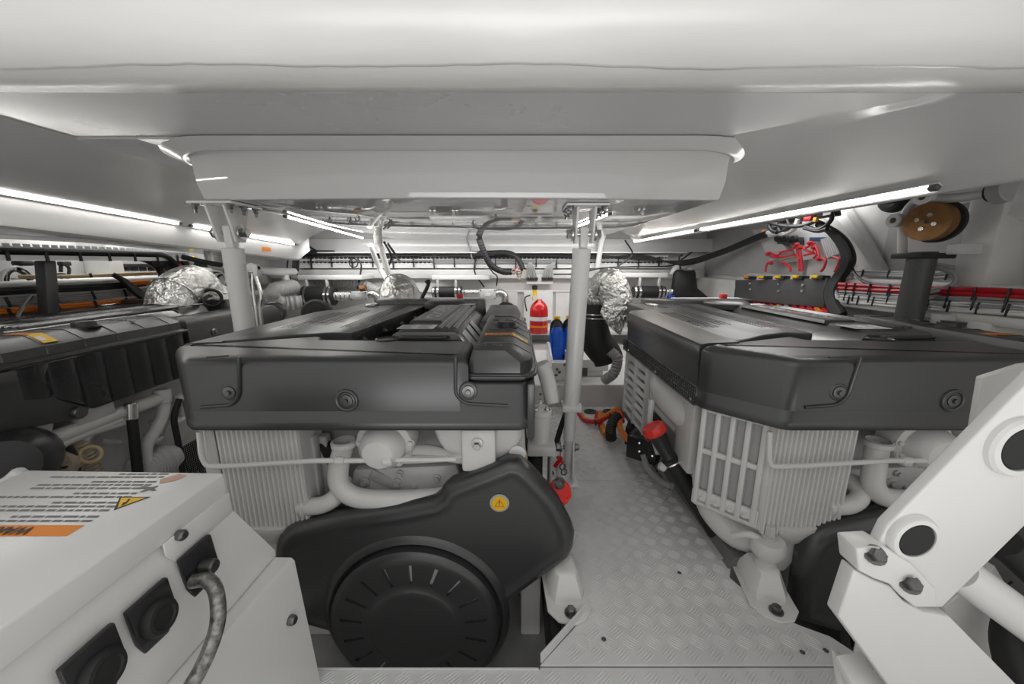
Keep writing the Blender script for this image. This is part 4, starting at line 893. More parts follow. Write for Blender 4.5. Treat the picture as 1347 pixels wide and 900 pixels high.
# ------------------------------------------------------------------ cylinder silencers hanging on the back wall
def silencer(u0, u1, v0, v1, y, label, box=None, rail=None):
    a = P(u0, (v0 + v1) / 2, y); b = P(u1, (v0 + v1) / 2, y); r = (P(u0, v0, y).z - P(u0, v1, y).z) / 2; b.z = a.z; L = b.x - a.x
    t = thing('air_silencer', label, 'silencer', a, 'black cylinder silencers on the back wall')
    d = (1, 0, 0)
    MB().lathe(a, d, [(0, 0), (r * .85, 0), (r * .98, .01), (r, .03), (r, L - .03), (r * .98, L - .01), (r * .85, L), (0, L)], 28).build('cylinder', RUBBER, t)
    for f in (.06, .20, .80, .92): MB().lathe(a + Vector((L * f, 0, 0)), d, [(r * 1.0, -.012), (r * 1.05, -.012), (r * 1.05, .012), (r * 1.0, .012)], 28).build('band_clamp', STEEL, t)
    for f in (.20, .80):
        MB().bx(a + Vector((L * f - .012, -.02, r)), a + Vector((L * f + .012, .02, r + .09)), .003).build('hanger', CASTM, t)
    if rail: MB().bx(P(rail[0], rail[2] + 3, y - .02), Vector((P(rail[1], rail[2] - 3, y + .04).x, 4.64, P(rail[1], rail[2] - 3, y + .04).z)), .004).build('rail', WHITE, t)
    c = a + Vector((L, 0, 0))
    MB().cyl(c, c + Vector((.22, 0, 0)), r * .42, 18).build('neck', LGREY, t)
    for k in range(4): MB().torus(c + Vector((.03 + .05 * k, 0, 0)), d, r * .44, .008, 18, 6).build('neck_rib', STEEL, t)
    if box:
        p0 = P(box[0], box[3], y - .06); p1 = P(box[1], box[2], y - .06)
        vb = MB().bx(p0, p1 + Vector((0, .12, 0)), .008).build('valve_box', LGREY, t)
        MB().box((p0 + p1) / 2 + Vector((0, -.003, 0)), (abs(p1.x - p0.x) * .34, .004, .030)).build('box_label', PAPER, vb)
        for sx in (0, 1):
            for sz in (0, 1): MB().cyl((p0.x + (p1.x - p0.x) * (.06 + .88 * sx), p0.y - .001, p0.z + (p1.z - p0.z) * (.1 + .8 * sz)), (p0.x + (p1.x - p0.x) * (.06 + .88 * sx), p0.y - .005, p0.z + (p1.z - p0.z) * (.1 + .8 * sz)), .008, 8).build('box_screw', DSTEEL, vb)
        q = Vector((p1.x, y, (p0.z + p1.z) / 2))
        MB().tube([q, q + Vector((.06, 0, .01)), q + Vector((.10, 0, -.03)), q + Vector((.105, 0, -.12)), q + Vector((.105, 0, -.28))], .045, 14).build('outlet_bend', STEEL, t)
    return t
silencer(397, 441, 377, 402, 4.25, 'black cylinder silencer left of the middle foil elbow, orange valve on its box', (461, 482, 384, 394), (392, 478, 365))
silencer(569, 608, 377, 392, 4.30, 'black cylinder silencer right of the middle foil elbow, the smallest in view', (631, 652, 381, 394), (568, 644, 365))
silencer(832, 874, 376, 392, 4.25, 'black cylinder silencer behind the right engine beside the black bag', None, (800, 876, 362))
tag(MB().tube([P(474, 380, 4.15), P(481, 379, 4.15)], .035, 10).build('brass_valve', BRONZE), 'small brown brass valve above the grey valve box', 'valve')
tag(MB().ribbed([P(397, 398, 4.0), P(372, 399, 3.9), P(360, 392, 3.8), P(362, 382, 3.8), P(385, 377, 4.1)], .075, .05, .06, 14).build('spiral_hose', HOSEG), 'fat grey spiral hose curling into the left silencer', 'hose')
tag(MB().ribbed([P(405, 376, 4.42), P(430, 370, 4.45), P(470, 373, 4.45), P(500, 385, 4.4)], .06, .04, .07, 14).build('spiral_hose', HOSEG), 'grey spiral hose arching over the left silencer', 'hose')
tag(MB().tube([P(374, 362, 4.2), P(378, 372, 4.2), P(388, 382, 4.2), P(398, 388, 4.2)], .04, 12).build('white_pipe', TUBW), 'white plastic pipe dropping to the left silencer', 'pipe')
tag(MB().tube([P(330, 352, 3.6), P(352, 357, 3.9), P(374, 358, 4.2), P(388, 358, 4.4)], .045, 12).build('white_pipe', TUBW), 'white plastic pipe running to the back left corner', 'pipe')
tag(MB().lathe(P(416, 412, 2.9), (.25, -1, .25), [(0, .04), (.05, .045), (.055, .03), (.09, .03), (.10, .015), (.11, 0), (.11, -.08), (0, -.08)], 26).build('black_flange', RUBBER), 'round black flange at the rear of the left engine', 'flange')
# pipes dropping from the ceiling well to the back wall
cd_ = thing('hanging_pipes', 'pair of white conduit pipes slanting from the ceiling to the middle foil elbow', 'pipe', P(500, 300, 3.7))
MB().tube([P(497, 300, 3.95), P(499, 318, 3.9), P(508, 350, 3.85), P(516, 372, 3.8), P(518, 384, 3.8)], .030, 12).build('pipe', TUBW, cd_)
MB().tube([P(487, 322, 3.95), P(494, 340, 4.05), P(502, 358, 4.1), P(514, 374, 4.0)], .026, 12).build('pipe', TUBW, cd_)
MB().tube([P(495, 298, 3.9), P(497, 312, 3.9), P(498, 322, 3.9)], .040, 12).build('pipe_elbow', TUBW, cd_)
MB().tube([P(505, 318, 3.9), P(512, 330, 3.9), P(515, 340, 3.95), P(508, 355, 3.95)], .012, 8).build('cable', CABLEK, cd_)
MB().tube([P(510, 320, 3.9), P(520, 335, 4.0), P(526, 345, 4.4)], .012, 8).build('cable', CABLEK, cd_)
tag(MB().tube([P(794, 308, 4.4), P(790, 325, 4.45), P(786, 352, 4.5)], .032, 12).build('white_pipe', TUBW), 'thin white pipe slanting down beside the walkway post, at the back', 'pipe')
# ------------------------------------------------------------------ back wall: cables, loop, junction box
random.seed(5)
def run(name, pts_list, r, m, label, cat='cable', n=6, group=None):
    mb = MB()
    for p in pts_list: mb.tube(p, r, 8, n)
    o = mb.build(name, m); return tag(o, label, cat, group)
YB_ = 4.56
bk = thing('cable_bundle', 'long black cable bundle sagging along the perforated back tray', 'cable', P(700, 336, YB_))
for k in range(5):
    o = .012 * (k - 2)
    MB().tube([(-2.72, YB_, .95 + .02 * k), (-2.74, YB_, 1.12), (-2.66, YB_, 1.238 + o * .6), (-2.3, YB_ - .04, 1.243 + o * .6), (-1.4, YB_ - .04, 1.240 - o * .5), (-.6, YB_ - .04, 1.236 + o * .5), (.3, YB_ - .04, 1.243 + o * .5), (1.0, YB_ - .04, 1.225 + o * .5), (1.5, YB_ - .05, 1.215 - o), (1.9, 4.35, 1.15 + o), (2.12, 4.0, 1.25 + o), (2.2, 3.5, 1.38 + o), (2.2, 3.0, 1.46 + o)], .0085, 8, 6).build('cable', CABLEK, bk)
mg = thing('cable_bundle', 'grey cable bundle strapped flat to the perforated back tray', 'cable', (0, 4.56, 1.17))
for k in range(4): MB().tube([(-1.0, 4.562, 1.150 + .012 * k), (0, 4.562, 1.148 + .012 * k), (.75, 4.562, 1.150 + .012 * k)], .007, 6, 3).build('cable', CABLEG, mg)
for k in range(2): MB().tube([(-2.4, 4.56, 1.170 + .012 * k), (-1.0, 4.56, 1.170 + .012 * k), (1.6, 4.56, 1.168 + .012 * k)], .006, 6, 3).build('cable', CABLEG, mg)
for k in range(18):
    x = -2.45 + .245 * k
    MB().bx((x - .006, 4.548, 1.09 + .01 * (k % 2)), (x + .006, 4.572, 1.225), .002).build('cable_tie', CABLEK, mg)
lp_ = thing('conduit_loop', 'fat black corrugated conduit looping down in front of the back wall', 'conduit', P(660, 350, 4.3))
MB().ribbed([P(630, 314, 4.1), P(636, 330, 4.15), P(645, 348, 4.2), P(660, 357, 4.25), P(672, 358, 4.3)], .034, .03, .05, 12).build('conduit', RUBBER, lp_)
MB().ribbed([P(622, 334, 4.5), P(645, 333, 4.45), P(668, 333, 4.4), P(681, 340, 4.35), P(688, 354, 4.32)], .030, .03, .05, 12).build('conduit', RUBBER, lp_)
for k, m in enumerate((CABLER, CABLET, CABLEG, CABLER, CABLEK, CABLEG, CABLET)):
    a = P(671, 356 + .8 * k, 4.3); b = P(688, 352 + .8 * k, 4.32)
    MB().tube([a, a.lerp(b, .3) + Vector((0, -.03 * (k % 3), -.05 + .018 * k)), a.lerp(b, .7) + Vector((0, .02, .05 - .022 * k)), b], .006, 6, 5).build('wire', m, lp_)
jb = thing('junction_box', 'white junction box with two fans of grey cables on the back wall', 'junction box', P(710, 368, 4.62))
MB().bx(P(693, 374, 4.58), Vector(P(727, 361, 4.66)), .008).build('box', WHITE, jb)
for s, cx in ((-1, 700), (1, 720)):
    top = P(710 + s * 14 if s < 0 else 728, 345, 4.52)
    for k in range(5):
        MB().tube([top + Vector((.005 * k, 0, 0)), P(cx + s * 2, 354, 4.52) + Vector((.02 * (k - 2), 0, 0)), P(cx + 3 * (k - 2), 366 + (k % 2), 4.56)], .010, 6, 5).build('cable', HOSEG, jb)
        MB().cyl(P(cx + 3 * (k - 2), 365, 4.56), P(cx + 3 * (k - 2), 369, 4.57), .016, 8).build('gland', DSTEEL, jb)
def thin(pts, y, label, r=.009, m=CABLEK, n=6): return tag(MB().tube([P(u, v, y) for u, v in pts], r, 6, n).build('thin_cable', m), label, 'cable')
thin([(397, 316), (408, 325), (418, 331)], 4.5, 'short thin black cable dropping from the girder end to the tray')
thin([(468, 338), (474, 345), (475, 355), (470, 380)], 4.4, 'thin black cable dropping to the valve box left of the middle elbow')
tag(MB().torus(P(465, 346, 4.45), (0, 1, 0), .050, .007, 24, 6).build('cable_loop', CABLEK), 'small black cable loop hanging on the tray at left', 'cable')
thin([(628, 336), (624, 350), (626, 362), (637, 378)], 4.53, 'thin black cable dropping to the valve box right of the middle elbow')
thin([(640, 346), (648, 358), (654, 364), (653, 376)], 4.5, 'thin black cable curling down under the conduit loop')
thin([(614, 316), (618, 328), (621, 340)], 4.5, 'thin grey cable hanging from the ceiling well corner', m=CABLEG)
thin([(728, 361), (760, 360), (790, 353), (830, 351), (880, 350), (896, 342), (910, 332)], 4.4, 'black cable running from the junction box behind the post to the right')
thin([(803, 357), (820, 345), (832, 334), (822, 316)], 4.3, 'thin black cable slanting across the tray right of the post')
thin([(552, 400), (556, 390), (562, 378), (564, 370), (560, 372)], 2.72, 'black hose end standing up behind the middle engine', .014)
thin([(812, 364), (820, 370), (819, 378)], 2.9, 'thin black wire arcing beside the right foil elbow')
thin([(812, 380), (817, 388), (824, 392)], 2.85, 'white wire pair beside the right silencer neck', .008, CABLEW)
tag(MB().bx(P(754, 368, 4.5), P(758, 362, 4.55), .01).build('sensor', RUBBER), 'small black sensor block on the back wall beside the post', 'sensor')
bag = thing('black_bag', 'black cloth bag hanging in the back right corner', 'bag', P(900, 392, 4.2))
rs_ = []
for v, w, dp in ((356, 12, .03), (360, 14, .07), (372, 15, .10), (385, 17, .10), (394, 18, .06)):
    c = P(900, v, 4.25); hw = w / 490 * 4.25
    rs_.append([c + Vector((hw * math.cos(t) * (1 + .06 * math.cos(5 * t)), dp * math.sin(t), .01 * math.cos(3 * t))) for t in [2 * math.pi * k / 24 for k in range(24)]])
MB().loft(rs_).build('bag_body', RUBBER, bag, ang=60)
MB().tube([P(896, 358, 4.2), P(893, 340, 4.2), P(898, 335, 4.2)], .01, 6).build('strap', RUBBER, bag)
tag(MB().tube([P(884, 362, 4.4), P(890, 352, 4.4), P(900, 350, 4.4), P(908, 346, 4.4), P(908, 354, 4.4)], .035, 10).build('white_pipe', TUBW), 'white pipe bend above the black bag', 'pipe')
tag(MB().bx(P(879, 393, 4.2), P(886, 388, 4.25), .01).build('blue_bottle', BLUE), 'small blue bottle beside the black bag', 'bottle')
tag(MB().prism([P(914, 376, 4.25), P(936, 394, 4.0), P(914, 394, 4.0)], (0, .04, 0), .01).build('black_cover', RUBBER), 'black wedge-shaped cover beside the black bag', 'cover')
# ------------------------------------------------------------------ behind the walkway: extinguisher, jugs, box
ex = thing('fire_extinguisher', 'red fire extinguisher with black and yellow valve against the back wall', 'fire extinguisher', (.235, 4.2, .37))
xc = Vector((.262, 4.2, 0)); r_ = .105
MB().lathe(xc + Vector((0, 0, .365)), (0, 0, 1), [(0, 0), (r_ * .9, 0), (r_, .015), (r_, .255), (r_ * .92, .30), (r_ * .65, .345), (r_ * .36, .37), (.030, .385), (0, .385)], 28).build('cylinder', RED, ex)
MB().lathe(xc + Vector((0, 0, .515)), (0, 0, 1), [(r_ + .0015, 0), (r_ + .0015, .045)], 28).build('white_band', PAPER, ex)
MB().lathe(xc + Vector((0, 0, .44)), (0, 0, 1), [(r_ + .0015, 0), (r_ + .0015, .022)], 28).build('label_band', ORG, ex, label='narrow orange label band')
MB().lathe(xc + Vector((-.05, -.01, .75)), (0, 0, 1), [(0, -.01), (.03, -.01), (.03, .03), (.025, .04), (.025, .11), (0, .11)], 14).build('valve', YEL, ex)
MB().lathe(xc + Vector((-.05, -.01, .86)), (0, 0, 1), [(.027, 0), (.03, .01), (.03, .045), (0, .05)], 14).build('valve_cap', RUBBER, ex)
MB().cyl(xc + Vector((-.05, -.04, .77)), xc + Vector((-.05, -.06, .77)), .026, 16).build('gauge', PAPER, ex)
MB().tube([xc + Vector((-.10, -.02, .80)), xc + Vector((-.16, -.02, .76)), xc + Vector((-.14, -.04, .62))], .008, 6).build('hose', RUBBER, ex)
MB().bx(xc + Vector((-.02, .10, .45)), xc + Vector((.15, .13, .50)), .004).build('bracket', STEEL, ex)
def jug(x, y, label):
    t = thing('oil_jug', label, 'jug', (x, y, .18), 'blue oil jugs with black and yellow tops')
    z0 = .21; w = .062; d = .11
    def rr(sw, sd, z, ox=0): return [Vector((x + ox + sw * (abs(math.cos(a)) ** .45) * (1 if math.cos(a) >= 0 else -1), y + sd * (abs(math.sin(a)) ** .45) * (1 if math.sin(a) >= 0 else -1), z0 + z)) for a in [2 * math.pi * k / 28 for k in range(28)]]
    MB().loft([rr(w * .9, d * .9, -.03), rr(w, d, .012), rr(w, d, .13), rr(w * .96, d * .97, .14), rr(w * .96, d * .97, .15), rr(w, d, .16), rr(w * .98, d, .26), rr(w * .80, d * .85, .32), rr(w * .55, d * .6, .36)]).build('jug_body', BLUE, t, ang=60)
    MB().tube([(x - w * .95, y - d * .7, z0 + .28), (x - w * 1.0, y - d * .9, z0 + .18), (x - w * .95, y - d * .85, z0 + .06)], .012, 8).build('moulded_edge', BLUE, t)
    MB().loft([rr(w * .84, d * .88, .30), rr(w * .72, d * .7, .35), rr(w * .42, d * .45, .385), rr(w * .36, d * .36, .40)]).build('shoulder_cover', RUBBER, t, ang=60)
    MB().tube([(x - w * .9, y - .03, z0 + .25), (x - w * .75, y - .03, z0 + .36), (x, y - .03, z0 + .395), (x + w * .7, y - .03, z0 + .36), (x + w * .85, y - .03, z0 + .28)], .014, 8).build('handle', RUBBER, t)
    MB().lathe((x + .005, y, z0 + .385), (0, 0, 1), [(0, 0), (.034, 0), (.034, .035), (.028, .045), (0, .045)], 18).build('screw_cap', YEL, t)
    MB().bx((x - .03, y - d * .72, z0 + .325), (x + .03, y - d * .70, z0 + .338)).build('seal_ring', GREEN, t)
jug(.400, 3.62, 'left blue oil jug behind the white post, fully visible'); jug(.527, 3.66, 'right blue oil jug half hidden by the white post')
bx_ = thing('battery_box', 'low white box with bolted front plates behind the walkway end', 'box', (.56, 3.05, .18))
MB().bx((.30, 3.0, .18), (.47, 3.10, .335), .004).build('front_plate', WHITE, bx_)
for dx, dz in ((.03, .04), (.055, .065), (.035, .09), (.10, .13), (.135, .12)): MB().hexbolt((.31 + dx, 3.0, .19 + dz), (0, -1, 0), .009, .012).build('plate_bolt', DSTEEL, bx_)
MB().prism([(.30, 3.1, .18), (.30, 3.55, .18), (.30, 3.55, .40), (.30, 3.40, .42), (.30, 3.1, .335)], (.02, 0, 0), .003).build('side_plate', WHITE, bx_)
MB().bx((.47, 3.10, .235), (.80, 3.50, .335), .004).build('upper_box', WHITE, bx_)
MB().bx((.47, 3.12, .18), (.76, 3.50, .235), .003).build('plinth', WHITE, bx_)
MB().bx((.53, 3.098, .19), (.62, 3.11, .265), .003).build('recess', DGREY, bx_)
for x in (.56, .77): MB().cyl((x, 3.10, .29), (x, 3.095, .29), .006, 8).build('screw', DSTEEL, bx_)
for x in (.20, .32):
    for z in (.06, .11): MB().hexbolt((x, 2.872, z), (0, -1, 0), .012, .012).build('step_bolt', DSTEEL, stp)
MB().bx((.10, 2.862, .02), (.36, 2.873, .16), .003).build('bolted_plate', WHITE, stp)
ds = tag(MB().bx((.615, 3.40, .336), (.70, 3.50, .43), .006).build('white_canister', LGREY), 'small pale canister on the white box beside the post', 'canister')
# ------------------------------------------------------------------ right of the middle engine: filter column and white standing pipe
fc = thing('fuel_filter', 'white filter housing on a black mesh column beside the middle engine', 'filter', (.10, 1.62, -.1))
MB().lathe((.115, 1.60, .42), (0, 0, 1), [(0, -.10), (.055, -.10), (.06, -.09), (.045, -.06), (.045, .05), (.05, .055), (.05, .075), (.03, .09), (0, .09)], 20).build('filter_head', PAINT, fc)
MB().box((.115, 1.58, .325), (.13, .12, .05), .012).build('head_bracket', PAINT, fc)
for x, y in ((.09, 1.56), (.14, 1.56), (.115, 1.64)): MB().hexbolt((x, y, .51), (0, 0, 1), .010, .015).build('head_bolt', STEEL, fc)
cm = MB(); 
for k in range(44): cm.torus((.09, 1.60, -.02 + .0075 * k), (0, 0, 1), .034, .0035, 14, 5)
cm.build('spring_hose', RUBBER, fc)
MB().cyl((.16, 1.58, -.05), (.16, 1.58, .33), .012, 10).build('rod', STEEL, fc)
MB().cyl((.09, 1.60, -.08), (.09, 1.60, .31), .030, 12).build('column', RUBBER, fc)
wp = tag(MB().tube([P(712, 478, 1.72), P(717, 490, 1.72), P(722, 508, 1.70), P(726, 530, 1.68)], [.036, .037, .037, .034], 16).build('white_pipe', TUBW), 'short fat white pipe leaning beside the middle engine', 'pipe')
tag(MB().tube([P(744, 545, 2.0), P(737, 565, 1.95), P(730, 590, 1.9)], .016, 8).build('rubber_hose', RUBBER), 'black hose crossing behind the foot of the walkway post', 'hose')
vl = thing('red_valve', 'small red valve handle at the foot of the walkway post', 'valve', P(735, 605, 1.75))
MB().tube([P(730, 614, 1.75), P(735, 607, 1.75), P(739, 602, 1.75)], .011, 8).build('handle', RED, vl)
MB().tube([P(733, 601, 1.75), P(741, 609, 1.75)], .009, 8, 1).build('handle_bar', RED, vl)
MB().cyl(P(735, 607, 1.78), P(735, 640, 1.78), .014, 10).build('stem', PAINT, vl)
for (u, v) in ((740, 614), (742, 621)):
    MB().torus(P(u, v, 1.74), (.3, -1, .2), .015, .004, 18, 6).build('steel_ring', DSTEEL, vl)
# ------------------------------------------------------------------ starboard walkway edge: orange cables, dark rail, filler with red cap
oc = thing('orange_cables', 'orange high-voltage cables looping out of round holes in the plates', 'cable', P(790, 560, 2.5))
for o in (0, .018): MB().tube([P(762, 541, 2.75) + Vector((o, 0, -.03)), P(762, 546, 2.70) + Vector((o, 0, .0)), P(770, 553, 2.55) + Vector((0, o, 0)), P(785, 555, 2.45) + Vector((0, o, 0)), P(800, 548, 2.42) + Vector((0, 0, o)), P(813, 540, 2.42) + Vector((0, 0, o))], .016, 8).build('orange_cable', CABLEO if o else CABLER, oc)
MB().tube([P(790, 543, 2.75), P(789, 552, 2.55), P(793, 562, 2.4), P(797, 572, 2.25)], .019, 8).build('orange_cable', CABLEO, oc)
MB().tube([P(786, 543, 2.75), P(784, 550, 2.60), P(790, 560, 2.42)], .012, 8).build('red_cable', CABLER, oc)
MB().tube([P(813, 540, 2.42), P(815, 550, 2.36), P(816, 563, 2.2), P(824, 576, 2.0), P(837, 586, 1.9)], .019, 8).build('orange_cable', CABLEO, oc)
MB().tube([P(816, 540, 2.44), P(818, 548, 2.4), P(819, 555, 2.35)], .016, 8).build('red_cable', CABLER, oc)
for (u, v, y) in ((783, 556, 2.44), (802, 547, 2.41), (816, 549, 2.36)): MB().torus(P(u, v, y), (1, 0, .2), .020, .005, 14, 6).build('cable_tie', CABLEK, oc)
for (x, y) in ((.42, 2.76), (.59, 2.76), (.74, 2.76)):
    h = MB().lathe((x, y, .0015), (0, 0, 1), [(0, 0), (.050, 0), (.050, .0015), (.046, .002), (.046, .0005)], 28).build('cable_hole', INK, floor)
    MB().torus((x, y, .002), (0, 0, 1), .050, .004, 28, 6).build('hole_grommet', DGREY, floor)
ch = thing('corrugated_hose', 'thick black corrugated hose beside the orange cables', 'hose', P(807, 565, 2.2))
MB().ribbed([P(812, 548, 2.35), P(806, 556, 2.28), P(803, 566, 2.22), P(804, 576, 2.15)], .032, .024, .08, 14).build('hose', RUBBER, ch)
kb = thing('cable_joint_box', 'black box with screws where the orange cable ends', 'box', P(848, 585, 1.86))
MB().box(P(849, 586, 1.88), (.16, .14, .13), .006, rotz(-38)).build('box', BLACK2, kb)
for (u, v) in ((841, 583), (841, 594), (858, 588), (858, 600)): MB().cyl(P(u, v, 1.80), P(u, v, 1.775), .005, 8).build('box_screw', STEEL, kb)
tag(MB().box(P(838, 568, 2.15), (.12, .18, .12), .01, rotz(-25)).build('black_unit', RUBBER), 'black unit behind the cable joint box', 'box')
gr_ = thing('cable_duct', 'dark grey angled duct running along the right walkway edge', 'duct', (.82, 1.6, -.1))
MB().loft([[(.815, y, .004), (.835, y, .05), (.865, y, .05), (.90, y, -.08), (.83, y, -.08)] for y in (1.22, 2.1)]).build('duct', SLOT, gr_)
MB().loft([[(.80, y, .004), (.80, y, .010), (.83, y, .012), (.835, y, .004)] for y in (1.26, 2.1)]).build('duct_flange', CASTM, gr_)
MB().tube([P(846, 598, 1.82), P(852, 615, 1.78), P(866, 630, 1.7), P(884, 640, 1.6)], .016, 8).build('grey_lead', HOSEG, gr_)
of = thing('oil_filler', 'black filler pipe with red screw cap leaning beside the right engine', 'filler', P(920, 660, 1.45))
fa = P(861, 566, 1.52); fb = P(880, 602, 1.50); fcn = P(952, 716, 1.36)
dd_ = (fa - fb).normalized()
MB().cyl(fb, fcn, .036, 18).build('pipe', RUBBER, of)
MB().lathe(fb, dd_, [(.036, -.02), (.044, -.015), (.044, .0), (.036, .004), (.030, .02), (.040, (fa - fb).length - .01), (0, (fa - fb).length)], 18).build('neck', BLACK2, of)
MB().torus(fb - dd_ * .02, dd_, .040, .006, 20, 6).build('clamp', STEEL, of)
rings = []
a_, b_, q_ = frame(dd_); base = fb + dd_ * ((fa - fb).length - .015)
for r, h in ((.046, 0), (.050, .006), (.050, .028), (.045, .036), (.034, .039), (.032, .034), (.001, .034)):
    rings.append([base + q_ * h + (a_ * math.cos(2 * math.pi * k / 40) + b_ * math.sin(2 * math.pi * k / 40)) * r * (1 + (.05 if k % 4 < 2 and r > .044 else 0)) for k in range(40)])
MB().loft(rings).build('screw_cap', REDCAP, of, label='red screw cap')
# ------------------------------------------------------------------ starboard hull side: fuse board, relays, cables, hoist
fb_ = thing('fuse_board', 'black fuse board with five orange breaker handles on the right hull side', 'fuse board', (2.14, 3.2, .80))
MB().prism([PX(967, 369, 2.16), PX(1088, 366, 2.16), PX(1083, 405, 2.16), PX(967, 394, 2.16)], (.012, 0, 0), .002).build('black_plate', DGREY, fb_)
MB().bx((2.17, 2.62, .80), (2.30, 3.72, .985), .004).build('back_box', BLACK2, fb_)
MB().prism([(2.18, 2.55, .99), (2.18, 3.72, .99), (2.30, 3.72, 1.05), (2.30, 2.55, 1.05)], (0, 0, .005), .001).build('top_shelf', WHITE, fb_)
for u in (984, 1004, 1026, 1050, 1076):
    c = PX(u, 366.5, 2.15)
    br = MB().box(c + Vector((.02, 0, .008)), (.06, .10, .03), .006).build('breaker', BLACK2, fb_)
    MB().box(c + Vector((-.002, .012, .012)), (.05, .06, .022), .008).build('breaker_handle', YEL if u > 1000 else ORG, br)
for u, v in ((987, 373), (987, 381), (1025, 374), (1025, 383), (1057, 375), (1056, 383)):
    MB().lathe(PX(u, v, 2.158), (-1, 0, 0), [(0, .012), (.008, .012), (.012, .004), (.012, 0), (0, 0)], 10).build('board_screw', STEEL, fb_)
lo = thing('red_cable_bunch', 'bunch of red and orange cable ends below the fuse board', 'cable', PX(1030, 405, 2.2))
for k in range(11):
    u = 982 + 10 * k; MB().tube([PX(u, 397 + .07 * (u - 982), 2.22), PX(u + 6, 402 + .09 * (u - 982), 2.12), PX(u + 16, 404 + .1 * (u - 982), 2.16)], .016, 6).build('cable_end', CABLEO if k in (4, 9) else (CABLEG if k == 5 else CABLER), lo)
rp = thing('relay_panel', 'tilted white panel with relays and red cables above the fuse board', 'relay panel', PX(1050, 330, 2.26))
def RPn(u, v, o=0): return PX(u, v, 2.27 - o)
MB().prism([RPn(988, 302), RPn(1085, 298), RPn(1108, 335), RPn(1020, 348)], (.012, 0, 0), .002).build('panel', GEL, rp)
def block(u0, v0, u1, v1, o, name, m, dep=.05):
    return MB().prism([RPn(u0, v0, o), RPn(u1, v0, o), RPn(u1, v1, o), RPn(u0, v1, o)], (dep, 0, 0), .006).build(name, m, rp)
r1 = MB().prism([RPn(1003, 326, .06), RPn(1028, 318, .06), RPn(1040, 338, .06), RPn(1014, 346, .06)], (.06, 0, 0), .006).build('relay', GREYP, rp)
r2 = MB().prism([RPn(1078, 315, .06), RPn(1096, 310, .06), RPn(1104, 333, .06), RPn(1086, 341, .06)], (.06, 0, 0), .006).build('relay', GREYP, rp)
for k in range(7): MB().prism([RPn(1080 + 2.6 * k, 315 - .7 * k, .063), RPn(1081 + 2.6 * k, 315 - .7 * k, .063), RPn(1089 + 2.6 * k, 339 - .9 * k, .063), RPn(1088 + 2.6 * k, 339 - .9 * k, .063)], (.01, 0, 0)).build('cooling_fin', LGREY, r2)
block(1022, 312, 1050, 322, .06, 'terminal_block', BLACK2)
for k in range(5): MB().lathe(RPn(1025 + 5.5 * k, 314 + k % 2, .062), (-1, 0, 0), [(0, .03), (.022, .03), (.028, .01), (.028, 0), (0, 0)], 10).build('terminal', RUBBER, rp)
block(1064, 312, 1080, 318, .06, 'switch', mat('dark_blue', (.05, .09, .19), .4))
red = [[(1012, 332), (1022, 336), (1030, 331)], [(1014, 338), (1030, 338), (1046, 336), (1052, 342)], [(1010, 346), (1008, 350), (1007, 358)], [(1028, 345), (1038, 350), (1040, 358)], [(1052, 326), (1054, 340), (1056, 357)], [(1048, 324), (1050, 340), (1052, 357)], [(1056, 326), (1062, 330), (1070, 332)], [(1046, 326), (1036, 330), (1026, 332)], [(1072, 322), (1076, 330), (1078, 338)], [(1068, 324), (1074, 334), (1070, 340)], [(1078, 340), (1086, 342), (1084, 352), (1080, 357)], [(1096, 338), (1104, 341), (1102, 350), (1098, 358)], [(1058, 336), (1066, 334), (1072, 333)], [(1060, 326), (1068, 322), (1072, 320)]]
for q in red: MB().tube([RPn(u, v, .09) for u, v in q], .0085, 7).build('red_cable', CABLER, rp)
for u, v in ((1012, 334), (1016, 346), (1054, 326), (1073, 326), (1080, 341), (1050, 322), (1068, 320)): MB().lathe(RPn(u, v, .08), (-1, 0, 0), [(0, .03), (.012, .03), (.017, .015), (.017, 0), (0, 0)], 8).build('cable_boot', CABLER, rp)
MB().tube([RPn(1012, 310, .08), RPn(1025, 307, .12), RPn(1040, 300, .14), RPn(1050, 288, .1)], .016, 8).build('white_cable', CABLEW, rp)
for u in (1005,): MB().cyl(RPn(u, 305, .02), RPn(u, 305, .05), .02, 10).build('orange_plug', ORG, rp)
# black wiring cluster under the girder
wc = thing('wiring_cluster', 'dark cluster of terminal strips and wires under the right girder', 'wiring', PX(1050, 285, 2.0))
MB().prism([PX(1008, 290, 2.05), PX(1090, 272, 2.05), PX(1092, 284, 2.05), PX(1010, 297, 2.05)], (.08, 0, 0), .008).build('terminal_strip', BLACK2, wc)
for k in range(6): MB().box(PX(1018 + 12 * k, 291 - 2.5 * k, 2.03), (.04, .05, .03), .005).build('connector', (RUBBER, DSTEEL, RUBBER, DSTEEL, CABLER, RUBBER)[k], wc)
MB().box(PX(1064, 288, 2.02), (.03, .07, .03), .005).build('connector', CABLER, wc); MB().box(PX(1073, 289, 2.01), (.02, .03, .03), .005).build('connector', YEL, wc)
MB().prism([PX(1083, 275, 1.98), PX(1094, 273, 1.98), PX(1092, 282, 1.98), PX(1082, 284, 1.98)], (.004, 0, 0)).build('paper_tag', PAPER, wc)
for q in ([(1006, 291), (1030, 297), (1055, 297), (1075, 290)], [(1014, 288), (1012, 298), (1016, 304), (1022, 306)], [(1026, 290), (1024, 300), (1026, 305)], [(1036, 288), (1038, 298), (1030, 303)], [(1060, 298), (1072, 302), (1084, 299), (1094, 288), (1092, 276)], [(1058, 300), (1075, 304), (1088, 301)]):
    MB().tube([PX(u, v, 2.02) for u, v in q], .014, 7).build('wire', CABLEK, wc)
MB().tube([PX(1010, 306, 2.1), PX(1030, 307, 2.05), PX(1045, 300, 2.05), PX(1050, 288, 2.05)], .018, 8).build('wire', CABLEW, wc)
